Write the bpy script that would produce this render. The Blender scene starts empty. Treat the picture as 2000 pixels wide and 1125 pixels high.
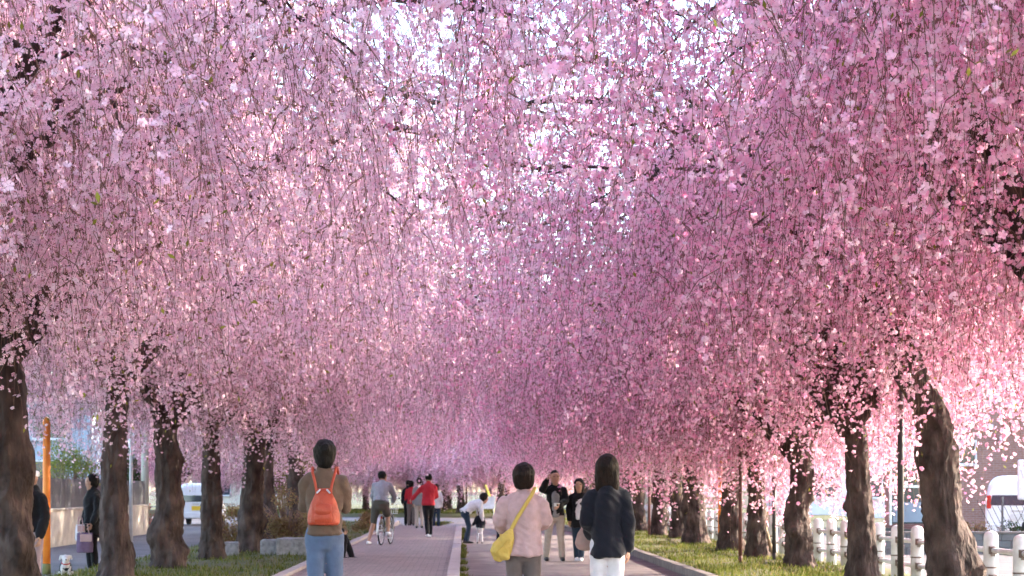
import bpy, math, random
import numpy as np
from mathutils import Vector, Matrix, noise as mnoise

# ------------------------------------------------------------------ camera, sky, sun, exposure
SC = bpy.context.scene
COL = SC.collection
F, VX, VY, CAMH = 3600.0, 905.0, 958.0, 1.33      # focal length and vanishing point in photo pixels, eye height
cam_d = bpy.data.cameras.new('camera')
cam = bpy.data.objects.new('camera', cam_d)
COL.objects.link(cam)
SC.camera = cam
cam.location = (0, 0, CAMH)
cam.rotation_euler = (math.radians(90), 0, 0)
cam_d.sensor_width = 36
cam_d.lens = F / 2000 * 36
cam_d.shift_x = (1000 - VX) / 2000
cam_d.shift_y = (VY - 562.5) / 2000
cam_d.clip_start = 0.1
cam_d.clip_end = 3000
cam_d.dof.use_dof = True
cam_d.dof.focus_distance = 14.0
cam_d.dof.aperture_fstop = 5.6

SUN_AZ, SUN_EL = 16.0, 23.0          # degrees from +X towards +Y, and above the horizon
world = bpy.data.worlds.new('World')
SC.world = world
world.use_nodes = True
wn = world.node_tree
sky = wn.nodes.new('ShaderNodeTexSky')
sky.sky_type = 'NISHITA'
sky.sun_disc = False
sky.sun_elevation = math.radians(SUN_EL)
sky.sun_rotation = math.radians(90 - SUN_AZ)
sky.dust_density = 1.0
sky.air_density = 1.0
bg = wn.nodes['Background']
bg.inputs['Strength'].default_value = 0.15
wn.links.new(sky.outputs[0], bg.inputs['Color'])

sun_d = bpy.data.lights.new('sun', 'SUN')
sun_d.energy = 3.4
sun_d.angle = math.radians(0.53)
sun_d.color = (1.0, 0.88, 0.72)
sun = bpy.data.objects.new('sun', sun_d)
COL.objects.link(sun)
_to = Vector((math.cos(math.radians(SUN_AZ)) * math.cos(math.radians(SUN_EL)),
              math.sin(math.radians(SUN_AZ)) * math.cos(math.radians(SUN_EL)),
              math.sin(math.radians(SUN_EL))))
sun.rotation_euler = _to.to_track_quat('Z', 'Y').to_euler()
sun.location = (30, 10, 30)

SC.view_settings.view_transform = 'Standard'
SC.view_settings.look = 'None'
SC.view_settings.gamma = 1.0
SC.view_settings.use_curve_mapping = False
SC.view_settings.exposure = 3.1
SC.cycles.max_bounces = 6
SC.cycles.diffuse_bounces = 6
SC.cycles.glossy_bounces = 2
SC.cycles.transmission_bounces = 4
SC.cycles.transparent_max_bounces = 4
SC.cycles.caustics_reflective = False
SC.cycles.caustics_refractive = False
SC.cycles.use_denoising = True
SC.cycles.debug_use_spatial_splits = True
SC.cycles.use_adaptive_sampling = True
SC.cycles.adaptive_threshold = 0.05
SC.render.use_persistent_data = False

R = math.radians
rng = np.random.default_rng(7)
random.seed(7)

# ------------------------------------------------------------------ helpers
def at(x, s):
    """photo column x and scale s (pixels per metre) -> ground X, Y"""
    return (x - VX) / s, F / s

def zpix(y, s):
    return CAMH + (VY - y) / s

def tag(o, label=None, cat=None, group=None, kind=None):
    if label: o['label'] = label
    if cat: o['category'] = cat
    if group: o['group'] = group
    if kind: o['kind'] = kind
    return o

def empty(name, loc=(0, 0, 0), rz=0.0):
    o = bpy.data.objects.new(name, None)
    o.empty_display_size = 0.2
    COL.objects.link(o)
    o.location = loc
    o.rotation_euler = (0, 0, rz)
    return o

def raw_mesh(name, V, quads=None, tris=None, mats=(), qm=None, tm=None, smooth=False, attr=None):
    """fast mesh from numpy arrays"""
    me = bpy.data.meshes.new(name)
    V = np.asarray(V, dtype=np.float32)
    nq = 0 if quads is None else len(quads)
    nt = 0 if tris is None else len(tris)
    me.vertices.add(len(V))
    me.vertices.foreach_set('co', V.ravel())
    idx = []
    if nq: idx.append(np.asarray(quads, dtype=np.int32).ravel())
    if nt: idx.append(np.asarray(tris, dtype=np.int32).ravel())
    idx = np.concatenate(idx)
    me.loops.add(len(idx))
    me.loops.foreach_set('vertex_index', idx)
    me.polygons.add(nq + nt)
    st = np.concatenate([np.arange(nq) * 4, nq * 4 + np.arange(nt) * 3]).astype(np.int32)
    me.polygons.foreach_set('loop_start', st)
    for m in mats: me.materials.append(m)
    if qm is not None or tm is not None:
        mi = np.concatenate([np.zeros(nq, np.int32) if qm is None else qm,
                             np.zeros(nt, np.int32) if tm is None else tm]).astype(np.int32)
        me.polygons.foreach_set('material_index', mi)
    me.update(calc_edges=True)
    if attr is not None:
        a = me.attributes.new('tint', 'FLOAT', 'FACE')
        a.data.foreach_set('value', attr.astype(np.float32))
    if smooth:
        me.polygons.foreach_set('use_smooth', np.ones(nq + nt, dtype=bool))
    return me

def link(name, me, parent=None, loc=(0, 0, 0), rot=(0, 0, 0)):
    o = bpy.data.objects.new(name, me)
    COL.objects.link(o)
    o.parent = parent
    o.location = loc
    o.rotation_euler = rot
    return o

def loft_arrays(pts, rx, ry=None, side=(1, 0, 0), n=14, cap=True, phase=0.0):
    P = np.asarray(pts, float)
    m = len(P)
    rx = np.broadcast_to(np.asarray(rx, float), (m,)).copy()
    ry = rx.copy() if ry is None else np.broadcast_to(np.asarray(ry, float), (m,)).copy()
    T = np.gradient(P, axis=0) if m > 1 else np.array([[0, 0, 1.0]])
    T /= np.linalg.norm(T, axis=1, keepdims=True) + 1e-12
    if cap:
        r0 = min(rx[0], ry[0]); r1 = min(rx[-1], ry[-1])
        pre = [P[0] - T[0] * r0 * 0.95, P[0] - T[0] * r0 * 0.72]
        post = [P[-1] + T[-1] * r1 * 0.72, P[-1] + T[-1] * r1 * 0.95]
        P = np.vstack([pre, P, post]); T = np.vstack([T[0], T[0], T, T[-1], T[-1]])
        rx = np.concatenate([[rx[0] * .3, rx[0] * .72], rx, [rx[-1] * .72, rx[-1] * .3]])
        ry = np.concatenate([[ry[0] * .3, ry[0] * .72], ry, [ry[-1] * .72, ry[-1] * .3]])
        m += 4
    s = np.asarray(side, float)
    U = s - (T @ s)[:, None] * T
    nu = np.linalg.norm(U, axis=1)
    bad = nu < 1e-3
    if bad.any():
        alt = np.array([0, 1.0, 0.1])
        U[bad] = alt - (T[bad] @ alt)[:, None] * T[bad]
    U /= np.linalg.norm(U, axis=1, keepdims=True)
    W = np.cross(T, U)
    th = np.linspace(0, 2 * np.pi, n, endpoint=False) + phase
    ring = P[:, None, :] + rx[:, None, None] * np.cos(th)[None, :, None] * U[:, None, :] \
        + ry[:, None, None] * np.sin(th)[None, :, None] * W[:, None, :]
    V = ring.reshape(-1, 3)
    f = []
    for i in range(m - 1):
        for j in range(n):
            k = (j + 1) % n
            f.append((i * n + j, i * n + k, (i + 1) * n + k, (i + 1) * n + j))
    f.append(tuple(range(n - 1, -1, -1)))
    f.append(tuple((m - 1) * n + j for j in range(n)))
    return V, f

class MB:
    def __init__(self):
        self.V, self.F, self.M = [], [], []
    def add(self, V, Fc, m=0):
        b = len(self.V)
        self.V.extend([tuple(map(float, v)) for v in V])
        self.F.extend([tuple(b + i for i in f) for f in Fc])
        self.M.extend([m] * len(Fc))
        return self
    def box(self, a, b, m=0):
        x0, y0, z0 = a; x1, y1, z1 = b
        V = [(x0, y0, z0), (x1, y0, z0), (x1, y1, z0), (x0, y1, z0), (x0, y0, z1), (x1, y0, z1), (x1, y1, z1), (x0, y1, z1)]
        return self.add(V, [(0, 3, 2, 1), (4, 5, 6, 7), (0, 1, 5, 4), (1, 2, 6, 5), (2, 3, 7, 6), (3, 0, 4, 7)], m)
    def loft(self, pts, rx, ry=None, side=(1, 0, 0), n=12, cap=True, m=0):
        V, f = loft_arrays(pts, rx, ry, side, n, cap)
        return self.add(V, f, m)
    def tube(self, p, q, r0, r1=None, n=8, m=0):
        return self.loft([p, q], [r0, r0 if r1 is None else r1], n=n, cap=False, m=m)
    def torus(self, c, axis, r, t, n=32, k=8, m=0):
        axis = Vector(axis).normalized()
        u = axis.orthogonal().normalized(); v = axis.cross(u)
        V = []; f = []
        for i in range(n):
            a = 2 * math.pi * i / n
            d = u * math.cos(a) + v * math.sin(a)
            for j in range(k):
                b = 2 * math.pi * j / k
                V.append(Vector(c) + d * (r + t * math.cos(b)) + axis * t * math.sin(b))
        for i in range(n):
            for j in range(k):
                f.append((i * k + j, ((i + 1) % n) * k + j, ((i + 1) % n) * k + (j + 1) % k, i * k + (j + 1) % k))
        return self.add(V, f, m)
    def build(self, name, mats, parent=None, loc=(0, 0, 0), rot=(0, 0, 0), smooth=False, bevel=0.0, seg=2):
        if not isinstance(mats, (list, tuple)): mats = [mats]
        me = bpy.data.meshes.new(name)
        me.from_pydata(self.V, [], self.F)
        for m in mats: me.materials.append(m)
        me.polygons.foreach_set('material_index', np.array(self.M, dtype=np.int32))
        if smooth: me.polygons.foreach_set('use_smooth', np.ones(len(self.F), dtype=bool))
        me.update()
        o = link(name, me, parent, loc, rot)
        if bevel:
            b = o.modifiers.new('bevel', 'BEVEL'); b.width = bevel; b.segments = seg; b.limit_method = 'ANGLE'
        return o

# ------------------------------------------------------------------ materials
MATS = {}
def mat(name, c1, c2=None, rough=0.8, scale=8.0, bump=0.0, bscale=None, metal=0.0, stretch=(1, 1, 1), spec=0.3, detail=4.0, sheen=0.0):
    m = bpy.data.materials.new(name); m.use_nodes = True
    nt = m.node_tree; b = nt.nodes['Principled BSDF']
    b.inputs['Roughness'].default_value = rough
    b.inputs['Metallic'].default_value = metal
    b.inputs['Specular IOR Level'].default_value = spec
    if sheen: b.inputs['Sheen Weight'].default_value = sheen
    tc = nt.nodes.new('ShaderNodeTexCoord'); mp = nt.nodes.new('ShaderNodeMapping')
    mp.inputs['Scale'].default_value = stretch
    nt.links.new(tc.outputs['Object'], mp.inputs['Vector'])
    nz = nt.nodes.new('ShaderNodeTexNoise'); nz.inputs['Scale'].default_value = scale; nz.inputs['Detail'].default_value = detail
    nt.links.new(mp.outputs[0], nz.inputs['Vector'])
    rp = nt.nodes.new('ShaderNodeValToRGB')
    if c2 is None: c2 = tuple(min(1, c * 1.22) for c in c1); c1 = tuple(c * 0.82 for c in c1)
    rp.color_ramp.elements[0].color = (*c1, 1); rp.color_ramp.elements[1].color = (*c2, 1)
    rp.color_ramp.elements[0].position = 0.32; rp.color_ramp.elements[1].position = 0.68
    nt.links.new(nz.outputs['Fac'], rp.inputs[0]); nt.links.new(rp.outputs[0], b.inputs['Base Color'])
    if bump:
        n2 = nt.nodes.new('ShaderNodeTexNoise'); n2.inputs['Scale'].default_value = bscale or scale * 4; n2.inputs['Detail'].default_value = 6
        nt.links.new(mp.outputs[0], n2.inputs['Vector'])
        bp = nt.nodes.new('ShaderNodeBump'); bp.inputs['Strength'].default_value = bump; bp.inputs['Distance'].default_value = 0.02
        nt.links.new(n2.outputs['Fac'], bp.inputs['Height']); nt.links.new(bp.outputs[0], b.inputs['Normal'])
    MATS[name] = m
    return m

def leafy(name, ramp, trans=0.45, tint_attr=True):
    """thin leaf or petal: diffuse and translucent, colour differing from piece to piece"""
    m = bpy.data.materials.new(name); m.use_nodes = True
    nt = m.node_tree; nt.nodes.clear()
    out = nt.nodes.new('ShaderNodeOutputMaterial')
    at_ = nt.nodes.new('ShaderNodeAttribute'); at_.attribute_name = 'tint'
    rp = nt.nodes.new('ShaderNodeValToRGB')
    while len(rp.color_ramp.elements) < len(ramp): rp.color_ramp.elements.new(0.5)
    for e, (p, c) in zip(rp.color_ramp.elements, ramp):
        e.position = p; e.color = (*c, 1)
    nt.links.new(at_.outputs['Fac'], rp.inputs[0])
    d = nt.nodes.new('ShaderNodeBsdfDiffuse'); t = nt.nodes.new('ShaderNodeBsdfTranslucent'); mx = nt.nodes.new('ShaderNodeMixShader')
    mx.inputs[0].default_value = trans
    nt.links.new(rp.outputs[0], d.inputs['Color']); nt.links.new(rp.outputs[0], t.inputs['Color'])
    nt.links.new(d.outputs[0], mx.inputs[1]); nt.links.new(t.outputs[0], mx.inputs[2])
    nt.links.new(mx.outputs[0], out.inputs['Surface'])
    MATS[name] = m
    return m

def bark_material(name, c_dark, c_light):
    m = mat(name, c_dark, c_light, rough=0.9, scale=5, stretch=(1, 1, 0.6), spec=0.2, detail=8)
    nt = m.node_tree; b = nt.nodes['Principled BSDF']
    tc = nt.nodes.new('ShaderNodeTexCoord'); mp = nt.nodes.new('ShaderNodeMapping'); mp.inputs['Scale'].default_value = (1, 1, 0.35)
    nt.links.new(tc.outputs['Object'], mp.inputs[0])
    vo = nt.nodes.new('ShaderNodeTexVoronoi'); vo.inputs['Scale'].default_value = 16
    nz = nt.nodes.new('ShaderNodeTexNoise'); nz.inputs['Scale'].default_value = 26; nz.inputs['Detail'].default_value = 8
    nt.links.new(mp.outputs[0], vo.inputs['Vector']); nt.links.new(mp.outputs[0], nz.inputs['Vector'])
    ad = nt.nodes.new('ShaderNodeMath'); ad.operation = 'ADD'
    nt.links.new(vo.outputs['Distance'], ad.inputs[0]); nt.links.new(nz.outputs['Fac'], ad.inputs[1])
    bp = nt.nodes.new('ShaderNodeBump'); bp.inputs['Strength'].default_value = 0.9; bp.inputs['Distance'].default_value = 0.03
    nt.links.new(ad.outputs[0], bp.inputs['Height']); nt.links.new(bp.outputs[0], b.inputs['Normal'])
    return m

def brick_material(name, c1, c2, mortar, sx, sy, rough=0.85, axes='XY', msize=0.012):
    m = bpy.data.materials.new(name); m.use_nodes = True
    nt = m.node_tree; b = nt.nodes['Principled BSDF']; b.inputs['Roughness'].default_value = rough
    b.inputs['Specular IOR Level'].default_value = 0.25
    tc = nt.nodes.new('ShaderNodeTexCoord')
    sp = nt.nodes.new('ShaderNodeSeparateXYZ'); cb = nt.nodes.new('ShaderNodeCombineXYZ')
    nt.links.new(tc.outputs['Object'], sp.inputs[0])
    nt.links.new(sp.outputs[axes[0]], cb.inputs[0]); nt.links.new(sp.outputs[axes[1]], cb.inputs[1])
    br = nt.nodes.new('ShaderNodeTexBrick'); br.inputs['Scale'].default_value = 1.0
    br.inputs['Brick Width'].default_value = sx; br.inputs['Row Height'].default_value = sy
    br.inputs['Mortar Size'].default_value = msize; br.inputs['Color1'].default_value = (*c1, 1); br.inputs['Color2'].default_value = (*c2, 1)
    br.inputs['Mortar'].default_value = (*mortar, 1)
    nt.links.new(cb.outputs[0], br.inputs['Vector'])
    nz = nt.nodes.new('ShaderNodeTexNoise'); nz.inputs['Scale'].default_value = 0.9; nz.inputs['Detail'].default_value = 6
    nt.links.new(tc.outputs['Object'], nz.inputs['Vector'])
    mr = nt.nodes.new('ShaderNodeMapRange'); mr.inputs['To Min'].default_value = 0.72; mr.inputs['To Max'].default_value = 1.25
    nt.links.new(nz.outputs['Fac'], mr.inputs['Value'])
    mx = nt.nodes.new('ShaderNodeMix'); mx.data_type = 'RGBA'; mx.blend_type = 'MULTIPLY'; mx.inputs[0].default_value = 1
    nt.links.new(br.outputs['Color'], mx.inputs[6]); nt.links.new(mr.outputs[0], mx.inputs[7])
    nt.links.new(mx.outputs[2], b.inputs['Base Color'])
    bp = nt.nodes.new('ShaderNodeBump'); bp.inputs['Strength'].default_value = 0.5; bp.inputs['Distance'].default_value = 0.01; bp.invert = True
    nt.links.new(br.outputs['Fac'], bp.inputs['Height']); nt.links.new(bp.outputs[0], b.inputs['Normal'])
    MATS[name] = m
    return m

M = MATS
mat('soil', (0.05, 0.045, 0.025), (0.09, 0.085, 0.04), scale=3, bump=0.5)
mat('turf', (0.085, 0.062, 0.038), (0.085, 0.10, 0.026), scale=1.6, bump=0.6, bscale=30, detail=8)
mat('asphalt', (0.15, 0.118, 0.115), (0.23, 0.188, 0.182), rough=0.9, scale=2.0, bump=0.35, bscale=120, detail=10)
mat('road', (0.10, 0.085, 0.085), (0.15, 0.13, 0.13), rough=0.9, scale=1.2, bump=0.3, bscale=120, detail=10)
brick_material('pavers', (0.31, 0.232, 0.215), (0.23, 0.175, 0.165), (0.14, 0.12, 0.10), 0.20, 0.10, msize=0.006)
mat('kerb_stone', (0.30, 0.245, 0.235), (0.42, 0.35, 0.33), scale=7, bump=0.4, bscale=60)
mat('kerb_dark', (0.12, 0.10, 0.095), (0.20, 0.17, 0.16), scale=5, bump=0.4, bscale=60)
mat('granite', (0.20, 0.19, 0.20), (0.34, 0.32, 0.33), scale=14, bump=0.6, bscale=50, detail=8)
mat('concrete', (0.42, 0.38, 0.33), (0.56, 0.51, 0.45), scale=2.5, bump=0.2, bscale=40)
mat('white_paint', (0.50, 0.48, 0.48), (0.70, 0.69, 0.70), rough=0.5, scale=5, detail=8)
mat('white_wall', (0.55, 0.56, 0.60), (0.66, 0.67, 0.70), rough=0.8, scale=1.5)
mat('blue_wall', (0.34, 0.37, 0.44), (0.40, 0.43, 0.50), rough=0.8, scale=1.5)
mat('cream_wall', (0.52, 0.46, 0.38), (0.60, 0.54, 0.46), rough=0.8, scale=1.5)
mat('roof_grey', (0.10, 0.10, 0.12), (0.16, 0.16, 0.18), rough=0.6, scale=4)
mat('roof_pale', (0.55, 0.56, 0.60), (0.65, 0.66, 0.70), rough=0.5, scale=4)
mat('fence_grey', (0.10, 0.10, 0.105), (0.15, 0.15, 0.155), rough=0.6, scale=4)
mat('glass_dark', (0.02, 0.025, 0.035), (0.05, 0.06, 0.08), rough=0.08, scale=1, spec=0.6)
mat('glass_blue', (0.16, 0.20, 0.27), (0.22, 0.27, 0.34), rough=0.15, scale=1, spec=0.6)
mat('orange_paint', (0.72, 0.19, 0.025), (0.82, 0.26, 0.04), rough=0.55, scale=6)
mat('olive_paint', (0.12, 0.12, 0.04), (0.2, 0.19, 0.07), rough=0.6, scale=6)
mat('black_pole', (0.025, 0.02, 0.02), (0.05, 0.042, 0.04), rough=0.5, scale=5)
mat('brown_pole', (0.09, 0.035, 0.03), (0.14, 0.06, 0.05), rough=0.55, scale=5)
mat('stake_wood', (0.28, 0.20, 0.13), (0.42, 0.31, 0.2), scale=6, stretch=(1, 1, 0.1), bump=0.4)
mat('yellow_paint', (0.70, 0.55, 0.10), (0.78, 0.64, 0.16), scale=5)
mat('steel', (0.45, 0.44, 0.45), (0.6, 0.59, 0.6), rough=0.35, metal=0.7, scale=8)
mat('rubber', (0.015, 0.015, 0.016), (0.03, 0.03, 0.032), rough=0.8, scale=10)
mat('car_white', (0.74, 0.75, 0.78), (0.80, 0.81, 0.83), rough=0.22, scale=2, spec=0.5)
mat('tail_red', (0.45, 0.015, 0.015), (0.6, 0.03, 0.02), rough=0.2, scale=3, spec=0.5)
mat('plate_yellow', (0.75, 0.48, 0.03), (0.85, 0.58, 0.05), rough=0.5, scale=4)
mat('rust_bracket', (0.10, 0.07, 0.06), (0.22, 0.17, 0.15), rough=0.7, scale=30)
bark_material('bark', (0.016, 0.010, 0.009), (0.10, 0.068, 0.058))
bark_material('bark_branch', (0.025, 0.016, 0.015), (0.08, 0.056, 0.05))
mat('twig', (0.13, 0.07, 0.055), (0.25, 0.15, 0.11), rough=0.8, scale=6)
brick_material('brick_wall', (0.30, 0.15, 0.12), (0.24, 0.12, 0.10), (0.30, 0.22, 0.2), 0.22, 0.075, axes='XZ', msize=0.008)
brick_material('siding', (0.58, 0.58, 0.62), (0.55, 0.55, 0.6), (0.25, 0.25, 0.28), 3.0, 0.14, axes='XZ', msize=0.012)
leafy('petal_pale', [(0.0, (0.84, 0.50, 0.64)), (0.55, (0.92, 0.65, 0.76)), (1.0, (0.95, 0.78, 0.84))], 0.5)
leafy('petal_deep', [(0.0, (0.86, 0.36, 0.57)), (0.5, (0.93, 0.59, 0.74)), (1.0, (0.96, 0.78, 0.86))], 0.5)
leafy('calyx', [(0.0, (0.30, 0.05, 0.09)), (1.0, (0.48, 0.13, 0.17))], 0.3)
leafy('young_leaf', [(0.0, (0.14, 0.13, 0.025)), (1.0, (0.34, 0.33, 0.06))], 0.45)
leafy('grass_blade', [(0.0, (0.05, 0.065, 0.012)), (0.5, (0.10, 0.125, 0.022)), (1.0, (0.22, 0.18, 0.075))], 0.4)
leafy('dry_leaf', [(0.0, (0.16, 0.09, 0.045)), (0.7, (0.30, 0.19, 0.10)), (1.0, (0.24, 0.22, 0.07))], 0.4)
leafy('green_leaf', [(0.0, (0.07, 0.09, 0.02)), (0.6, (0.17, 0.19, 0.04)), (1.0, (0.33, 0.32, 0.07))], 0.45)
leafy('dark_needle', [(0.0, (0.02, 0.04, 0.015)), (1.0, (0.06, 0.09, 0.03))], 0.2)
leafy('red_leaf', [(0.0, (0.25, 0.04, 0.04)), (1.0, (0.45, 0.10, 0.08))], 0.4)

# ------------------------------------------------------------------ the ground, paths, kerbs, roads
def sheet(name, pts, z, m, label=None, kind='structure'):
    mb = MB(); mb.add([(x, y, 0) for x, y in pts], [tuple(range(len(pts)))])
    return tag(mb.build(name, m, None, (0, 0, z)), label, None, None, kind)

sheet('ground', [(-900, -100), (900, -100), (900, 1800), (-900, 1800)], -0.03, M['soil'])
sheet('street_left', [(-9.7, -20), (-6.3, -20), (-6.3, 62), (-6.3, 130), (-13.2, 130), (-12.4, 72), (-9.7, 58)], -0.012, M['road'])
sheet('street_right', [(6.9, -20), (11.2, -20), (11.2, 140), (6.9, 140)], -0.012, M['road'])
sheet('asphalt_path', [(-0.05, -8), (3.45, -8), (3.45, 82), (2.2, 87), (-1, 90), (-5, 92), (-40, 101), (-40, 90), (-6, 82), (-2.5, 74), (-2.5, 64.4), (-0.05, 64.4)], 0.0, M['asphalt'])

def slab(name, x0, x1, y0, y1, z0, z1, m):
    mb = MB(); mb.box((x0, y0, z0), (x1, y1, z1))
    return tag(mb.build(name, m), None, None, None, 'structure')
slab('brick_path', -2.5, -0.24, -8, 64.0, -0.02, 0.10, M['pavers'])

def kerb(name, x0, x1, y0, y1, ztop, m, step=0.6):
    base = MB(); base.box((x0 + 0.01, y0, -0.02), (x1 - 0.01, y1, ztop - 0.012))
    root = tag(base.build(name, m), None, None, None, 'structure')
    mb = MB(); mb.box((x0, 0.004, -0.015), (x1, step - 0.004, 0))
    proto = None
    for i in range(int((y1 - y0) / step)):
        if proto is None:
            o = mb.build('kerb_block', m, root, (0, y0, ztop), bevel=0.012); proto = o
        else:
            o = proto.copy(); COL.objects.link(o); o.parent = root
        o.location = (random.uniform(-.004, .004), y0 + i * step, ztop + random.uniform(-0.004, 0.006))
        o.rotation_euler = (0, 0, random.uniform(-.004, .004))
    return root
kerb('kerb_middle', -0.238, -0.052, 24, 64.2, 0.125, M['kerb_stone'])
kerb('kerb_left', -2.66, -2.503, 24, 73, 0.15, M['kerb_stone'])
kerb('kerb_right', 3.452, 3.60, 24, 81, 0.13, M['kerb_dark'])

def verge_z(x, y):
    return 0.10 + 0.05 * mnoise.noise((x * 0.7, y * 0.35, 0.3)) + 0.03 * mnoise.noise((x * 2.3, y * 1.7, 4.0))

def verge(name, x0, x1, y0, y1, edge):
    nx, ny = 14, int((y1 - y0) / 0.4)
    V = []; f = []
    for j in range(ny + 1):
        y = y0 + (y1 - y0) * j / ny
        for i in range(nx + 1):
            x = x0 + (x1 - x0) * i / nx
            z = verge_z(x, y)
            if i == 0 or i == nx: z = -0.02 if (i == 0) == (edge == 'lo') else 0.06
            V.append((x, y, z))
    for j in range(ny):
        for i in range(nx):
            a = j * (nx + 1) + i
            f.append((a, a + 1, a + nx + 2, a + nx + 1))
    mb = MB(); mb.add(V, f)
    return tag(mb.build(name, M['turf'], smooth=True), None, None, None, 'structure')
verge('verge_left', -6.2, -2.662, -8, 73.5, 'lo')
verge('verge_right', 3.602, 6.8, -8, 82, 'hi')
# the grass beyond the bend of the paths
mb = MB()
V = []; f = []
for j in range(26):
    for i in range(41):
        x = -34 + i * 1.3; y0 = 93.2 - 0.2 * (x if x < 0 else 0) + (0 if x < 3 else -min(10, (x - 3) * 3.2))
        if x > 8: y0 = 83
        y = y0 + j * 2.4
        V.append((x, y, (0.0 if j == 0 else 0.12) + 0.06 * mnoise.noise((x * .4, y * .4, 2))))
for j in range(25):
    for i in range(40):
        a = j * 41 + i; f.append((a, a + 1, a + 42, a + 41))
mb.add(V, f); tag(mb.build('grass_bank', M['turf'], smooth=True), None, None, None, 'structure')

def scatter_grass(name, n, sampler, hmin, hmax, label, w=0.011):
    P = sampler(n)
    k = 3
    a = rng.uniform(0, 2 * np.pi, n); h = rng.uniform(hmin, hmax, n)
    lean = rng.normal(0, 0.4, (n, 2)) * h[:, None]
    dx = np.cos(a) * w; dy = np.sin(a) * w
    V = np.zeros((n, 3, 3))
    V[:, 0] = P + np.stack([dx, dy, -0.02 * np.ones(n)], 1)
    V[:, 1] = P + np.stack([-dx, -dy, -0.02 * np.ones(n)], 1)
    V[:, 2] = P + np.stack([lean[:, 0], lean[:, 1], h], 1)
    me = raw_mesh(name, V.reshape(-1, 3), tris=np.arange(3 * n).reshape(n, 3), mats=[M['grass_blade']], attr=rng.random(n))
    return tag(link(name, me), label, 'grass', None, 'stuff')

def verge_sampler(x0, x1, y0, y1):
    def fn(n):
        out = []
        while len(out) < n:
            x = random.uniform(x0, x1); t = random.random() ** 1.6; y = y0 + (y1 - y0) * t
            if mnoise.noise((x * 0.9, y * 0.5, 9)) + random.uniform(-.5, .75) < 0: continue
            out.append((x, y, verge_z(x, y)))
        return np.array(out)
    return fn
scatter_grass('grass', 11000, verge_sampler(-5.9, -2.75, 24, 73), 0.03, 0.09, 'patchy short grass under the left row of cherry trees')
scatter_grass('grass', 17000, verge_sampler(3.68, 6.1, 24, 81), 0.03, 0.09, 'sunlit short grass between the right kerb and the white fence')
def weeds(n):
    y = rng.uniform(24, 64, n); cl = np.array([mnoise.noise((yy * 1.3, 3, 1)) for yy in y])
    y = y[cl > 0.12]; y = np.resize(y, n)
    return np.stack([rng.normal(-0.01, 0.035, n), y, np.zeros(n)], 1)
scatter_grass('weeds', 2600, weeds, 0.04, 0.11, 'weeds growing along the foot of the middle kerb')
scatter_grass('grass', 9000, lambda n: np.stack([rng.uniform(-14, 6, n), rng.uniform(96, 118, n), 0.1 * np.ones(n)], 1), 0.06, 0.16, 'grass under the trees beyond the bend of the path', w=0.03)

# ------------------------------------------------------------------ weeping cherry trees
FORK = 2.7
def unit(v): return v / (np.linalg.norm(v, axis=-1, keepdims=True) + 1e-12)

def tube_arrays(P, rad, n=3):
    """many-point tube, returns V, quads (no caps)"""
    P = np.asarray(P); m = len(P)
    T = unit(np.gradient(P, axis=0))
    s = np.array([0.83, 0.55, 0.11])
    U = unit(s - (T @ s)[:, None] * T); W = np.cross(T, U)
    th = np.linspace(0, 2 * np.pi, n, endpoint=False)
    ring = P[:, None] + np.asarray(rad)[:, None, None] * (np.cos(th)[None, :, None] * U[:, None] + np.sin(th)[None, :, None] * W[:, None])
    i = np.arange(m - 1)[:, None] * n; j = np.arange(n)[None]; k = (j + 1) % n
    q = np.stack([i + j, i + k, i + n + k, i + n + j], -1).reshape(-1, 4)
    return ring.reshape(-1, 3), q

class Acc:
    def __init__(self): self.V = []; self.Q = []; self.b = 0
    def add(self, V, q): self.V.append(V); self.Q.append(q + self.b); self.b += len(V)
    def get(self): return np.vstack(self.V), np.vstack(self.Q)

def flower_template(kind, g):
    """unit flower facing +Z: petal quads, calyx tris"""
    V = []; Q = []; T = []
    V.append((0, 0, -0.12))
    rings = [(1.0, 0.0, 0.38, 5)] if kind == 'pale' else [(1.0, 0.0, 0.2, 5), (0.72, 0.6, 0.6, 3)]
    for (rr, ph, lift, cnt) in rings:
        for p in range(cnt):
            a = ph + p * 2 * math.pi / cnt + g.uniform(-.12, .12); da = 0.50 if cnt == 5 else 0.8
            rm = rr * 0.80; lt = lift * g.uniform(.5, 1.5)
            b = len(V)
            V.append((rm * math.cos(a - da), rm * math.sin(a - da), lt * .45))
            V.append((rr * math.cos(a), rr * math.sin(a), lt))
            V.append((rm * math.cos(a + da), rm * math.sin(a + da), lt * .45))
            Q.append((0, b, b + 1, b + 2))
    b = len(V)
    c = 0.17
    for p in range(3):
        a = p * 2 * math.pi / 3
        V.append((c * math.cos(a), c * math.sin(a), -0.14))
    V.append((0, 0, -0.62))
    for p in range(2): T.append((b + p, b + (p + 1) % 3, b + 3))
    V.append((0.05, 0, -1.7)); V.append((-0.05, 0, -1.7))
    T.append((b + 3, len(V) - 2, len(V) - 1))
    return np.array(V), np.array(Q), np.array(T)

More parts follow.
